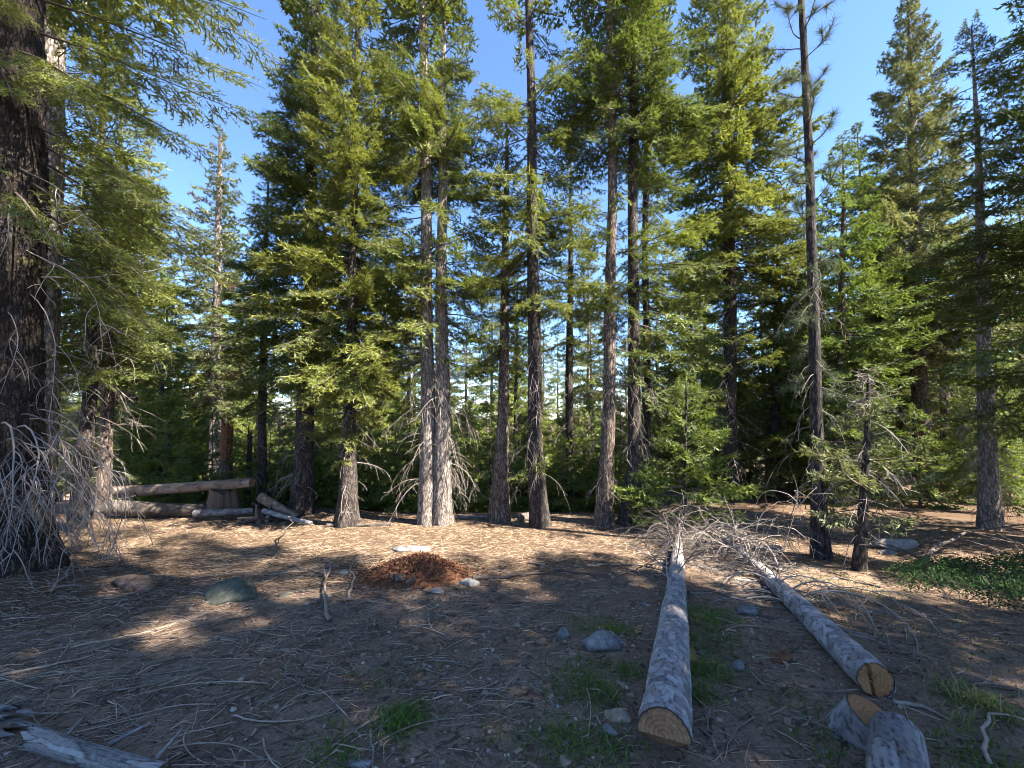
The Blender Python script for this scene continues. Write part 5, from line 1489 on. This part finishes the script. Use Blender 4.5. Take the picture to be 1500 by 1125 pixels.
# ------------------------------------------------------------------ litter, grass, shrub (nobody could count them)
def litter():
    r = np.random.default_rng(900)
    # twig litter
    N = 13000
    x = np.concatenate([r.uniform(-8, 7, 7000), r.normal(-2.6, 1.9, 6000)]); y = np.concatenate([r.uniform(0.9, 9.2, 7000), r.uniform(1.3, 6.5, 6000)])
    K = 3
    L = r.gamma(2.2, 0.05, N) + 0.03; a = r.normal(0.2, 0.75, N) + np.pi * (r.random(N) < .5); cv = r.normal(0, 0.55, N)
    t = np.linspace(0, 1, K)
    ang = a[:, None] + cv[:, None] * t
    dx = np.cos(ang) * (L / (K - 1))[:, None]; dy = np.sin(ang) * (L / (K - 1))[:, None]
    X = x[:, None] + np.concatenate([np.zeros((N, 1)), np.cumsum(dx[:, :-1], 1)], 1); Y = y[:, None] + np.concatenate([np.zeros((N, 1)), np.cumsum(dy[:, :-1], 1)], 1)
    rad = r.gamma(3, 0.0006, N) + 0.0009
    Z = gz(X, Y) + rad[:, None] * 0.8 + np.abs(r.normal(0, 0.012, N))[:, None] * np.sin(t * 3.14)
    V, Q = tubes(np.stack([X, Y, Z], -1), rad[:, None] * np.linspace(1, 0.45, K), 3)
    c = np.zeros((len(V), 3)); c[:, 0] = np.repeat(r.uniform(0, 1, N), K * 3)
    m = col_mat('twig_litter', (0.075, 0.050, 0.034), (0.22, 0.155, 0.108), 5, bump=0, use_col=True, c2=(0.42, 0.32, 0.235))
    tag(link('twig_litter', mesh_from('twig_litter', V, Q, [m], True, c)), 'fine fallen twigs matted over the clearing floor', 'twigs', kind='stuff')
    # flakes of bark and broken duff
    N = 12000
    x = np.concatenate([r.uniform(-7, 7, 7000), r.normal(0.5, 1.8, 5000)]); y = 0.9 + 7.5 * r.random(N) ** 1.2
    a = r.uniform(0, 6.28, N); l = r.gamma(2, 0.004, N) + 0.003; w_ = l * r.uniform(0.3, 0.8, N)
    d = np.stack([np.cos(a), np.sin(a), r.normal(0, .25, N)], 1) * l[:, None]; e = np.stack([-np.sin(a), np.cos(a), r.normal(0, .25, N)], 1) * w_[:, None]
    c0 = np.stack([x, y, gz(x, y) + 0.007], 1)
    V = np.stack([c0 - d - e * .6, c0 + d * .8 - e, c0 + d + e * .7, c0 - d * .7 + e], 1).reshape(-1, 3)
    c = np.zeros((N * 4, 3)); c[:, 0] = np.repeat(r.uniform(0, 1, N), 4)
    m = col_mat('bark_flakes', (0.05, 0.033, 0.024), (0.14, 0.09, 0.062), 5, bump=0, use_col=True, c2=(0.27, 0.19, 0.13))
    tag(link('bark_flakes', mesh_from('bark_flakes', V, np.arange(N * 4).reshape(-1, 4), [m], False, c)), 'tiny bark flakes and broken duff strewn over the soil', 'litter', kind='stuff')
    # needle straw
    N = 80000
    x = r.uniform(-8, 8, N); y = 1.0 + 8.4 * r.random(N) ** 0.75
    keep = r.random(N) < 0.35 + 0.65 * straw_amount(x, y); x = x[keep]; y = y[keep]; N = len(x)
    L = r.uniform(0.02, 0.09, N) * (0.6 + 0.08 * y); a = r.normal(0.15, 0.7, N) + np.pi * (r.random(N) < .5)
    w = 0.0014 + 0.00035 * y
    d = np.stack([np.cos(a), np.sin(a), r.normal(0, 0.12, N)], 1); s_ = np.stack([-np.sin(a), np.cos(a), r.normal(0, .3, N)], 1)
    c0 = np.stack([x, y, gz(x, y) + 0.005], 1)
    V = np.stack([c0 - d * L[:, None] / 2 - s_ * w[:, None], c0 + d * L[:, None] / 2 - s_ * w[:, None], c0 + d * L[:, None] / 2 + s_ * w[:, None], c0 - d * L[:, None] / 2 + s_ * w[:, None]], 1)
    V[..., 2] = np.maximum(V[..., 2], gz(V[..., 0], V[..., 1]) + 0.003)
    c = np.zeros((N * 4, 3)); c[:, 0] = np.repeat(np.clip(r.uniform(-0.1, 0.75, N) + 0.3 * straw_amount(x, y), 0, 1), 4)
    m = col_mat('needle_straw', (0.055, 0.035, 0.023), (0.16, 0.106, 0.067), 5, bump=0, use_col=True, c2=(0.36, 0.26, 0.17))
    tag(link('needle_litter', mesh_from('needle_litter', V.reshape(-1, 3), np.arange(N * 4).reshape(-1, 4), [m], False, c)), 'carpet of fallen straw-coloured needles', 'needles', kind='stuff')
litter()

def grass():
    r = np.random.default_rng(910)
    spots = [(590, 1058, 0.13, 330, .8), (560, 1000, 0.25, 90, .3), (640, 960, 0.4, 120, .2), (845, 1005, 0.22, 260, .7), (880, 1020, 0.16, 160, .7), (830, 1090, 0.2, 300, .7), (900, 1095, 0.14, 130, .7), (875, 920, 0.25, 160, .8), (905, 925, .12, 80, .8), (870, 975, .2, 90, .7), (1040, 905, 0.22, 300, 1.0),
             (1040, 940, 0.25, 220, .8), (1035, 985, 0.20, 280, .8), (1025, 1020, 0.1, 120, .7), (920, 985, 0.12, 120, .7), (1440, 1035, 0.2, 160, .9), (1470, 1120, 0.2, 120, .9), (1400, 1110, 0.2, 120, .6), (480, 1100, 0.2, 120, .5), (500, 1115, .1, 60, .6), (1245, 1065, 0.07, 70, .9), (1300, 1060, .06, 40, 1.0), (1250, 860, 0.5, 200, .5), (1300, 900, 0.6, 180, .4), (740, 1080, 0.3, 70, .3), (400, 1010, .3, 60, .3), (700, 790, .6, 60, .6), (1420, 960, .6, 120, .4), (1170, 1040, .2, 80, .5), (1210, 1100, .2, 90, .6)]
    tri, cl = [], []
    for px, py, R, n, tone in spots:
        g = G(px, py)
        n = int(n * 1.6)
        x = g[0] + r.normal(0, R * 0.55, n); y = g[1] + r.normal(0, R * 0.55, n)
        h = r.uniform(0.02, 0.055, n) * (1.25 if tone > .75 else 1); a = r.uniform(0, 6.28, n); le = r.uniform(0.2, 1.4, n)
        w = r.uniform(0.0018, 0.004, n)
        b = np.stack([x, y, gz(x, y) - 0.003], 1); d = np.stack([np.cos(a) * le, np.sin(a) * le, np.ones(n)], 1); d /= np.linalg.norm(d, axis=1, keepdims=True)
        s_ = np.stack([-np.sin(a), np.cos(a), 0 * a], 1) * w[:, None]
        m1 = b + d * h[:, None] * 0.6; tp = m1 + (d + np.stack([np.cos(a) * .6, np.sin(a) * .6, -0.3 + 0 * a], 1)) * h[:, None] * 0.55
        tri += [np.stack([b - s_ * .6, b + s_ * .6, m1 + s_], 1), np.stack([b - s_ * .6, m1 + s_, m1 - s_], 1), np.stack([m1 - s_, m1 + s_, tp], 1)]
        c = np.zeros((n, 3)); c[:, 0] = np.clip(tone * 0.8 + r.normal(0, 0.18, n), 0, 1)
        cl += [np.repeat(c, 3, 0)] * 3
    V = np.concatenate(tri).reshape(-1, 3)
    m = leaf_mat('grass_blades', (0.06, 0.085, 0.028), (0.14, 0.22, 0.045))
    tag(link('grass', mesh_from('grass', V, np.arange(len(V)).reshape(-1, 3), [m], False, np.concatenate(cl))), 'short green sprouts and grass in patches on the soil', 'grass', kind='stuff')
    # dry yellowish tuft by the split log
    tri, cl = [], []
    for px, py, n, H in ((1432, 1035, 60, 0.16), (1405, 1060, 40, 0.12), (1460, 1050, 40, 0.14), (1380, 1010, 26, 0.12)):
        g = G(px, py)
        x = g[0] + r.normal(0, 0.06, n); y = g[1] + r.normal(0, 0.06, n); a = r.uniform(0, 6.28, n)
        b = np.stack([x, y, gz(x, y) - .003], 1); d = np.stack([np.cos(a) * .5, np.sin(a) * .5, np.ones(n)], 1); h = r.uniform(0.4, 1.1, n) * H
        s_ = np.stack([-np.sin(a), np.cos(a), 0 * a], 1) * 0.003
        m1 = b + d * h[:, None] * .55; tp = m1 + (d * [1.6, 1.6, .35]) * h[:, None] * .6
        tri += [np.stack([b - s_, b + s_, m1 + s_], 1), np.stack([b - s_, m1 + s_, m1 - s_], 1), np.stack([m1 - s_, m1 + s_, tp], 1)]
        c = np.zeros((n, 3)); c[:, 0] = r.uniform(0, 1, n); cl += [np.repeat(c, 3, 0)] * 3
    V = np.concatenate(tri).reshape(-1, 3)
    m = leaf_mat('dry_grass_blades', (0.12, 0.15, 0.04), (0.36, 0.32, 0.14))
    tag(link('dry_grass', mesh_from('dry_grass', V, np.arange(len(V)).reshape(-1, 3), [m], False, np.concatenate(cl))), 'dry yellowish grass beside the hooked branch', 'grass', kind='stuff')
grass()

def shrub():
    r = np.random.default_rng(920)
    g = G(1468, 884); g[2] = float(gz(g[0], g[1]))
    root = empty('low_shrub', g, 'low spreading dark green shrub under the dense fir', 'shrub')
    N = 17000
    u = r.uniform(-1, 1, N); v = r.uniform(-1, 1, N)
    x = u * 1.35 + 0.55; y = v * 0.6 + 0.3
    q = u ** 2 + v ** 2
    nz = Noise(921, 5)
    keep = (q < 0.9 + 0.4 * nz(x * 1.3, y * 1.3) - 0.5 * r.random(N) ** 3); x, y, q = x[keep], y[keep], q[keep]; N = len(x)
    Ht = 0.36 * np.sqrt(np.clip(1.15 - q, 0.04, 1)) * (0.85 + 0.3 * nz(x, y))
    z = gz(x + g[0], y + g[1]) - g[2] + Ht * r.uniform(0.15, 1.05, N) ** 0.6
    c = np.stack([x, y, z], 1)
    a = r.normal(0, 1, (N, 3)); a[:, 2] = np.abs(a[:, 2]) * 0.7; a /= np.linalg.norm(a, axis=1, keepdims=True)
    b = np.cross(a, r.normal(0, 1, (N, 3))); b /= np.linalg.norm(b, axis=1, keepdims=True)
    l = r.uniform(0.014, 0.034, N)[:, None]; w = l * 0.3
    V = np.stack([c, c + a * l * .5 + b * w, c + a * l, c + a * l * .5 - b * w], 1).reshape(-1, 3)
    col = np.zeros((N * 4, 3)); col[:, 0] = np.repeat(np.clip(r.normal(0.4, 0.25, N), 0, 1), 4)
    link('leaves', mesh_from('leaves', V, np.arange(len(V)).reshape(-1, 4), [leaf_mat('shrub_leaves', (0.022, 0.05, 0.018), (0.06, 0.105, 0.036), 0.25)], False, col), root)['kind'] = 'stuff'
    pl = []
    for k in range(90):
        i = int(r.integers(0, N)); p = c[i] * [1, 1, 0]; p[2] = gz(p[0] + g[0], p[1] + g[1]) - g[2]
        dead_limb(r, p, [r.normal(0, .5), r.normal(0, .5), 1], 0.24, 0.004, 0.3, 0.5, 3, 1, 6, 0.5, pl)
    link('stems', limb_mesh('stems', pl, M['twig_dark'], 3, 5), root)['kind'] = 'stuff'
shrub()
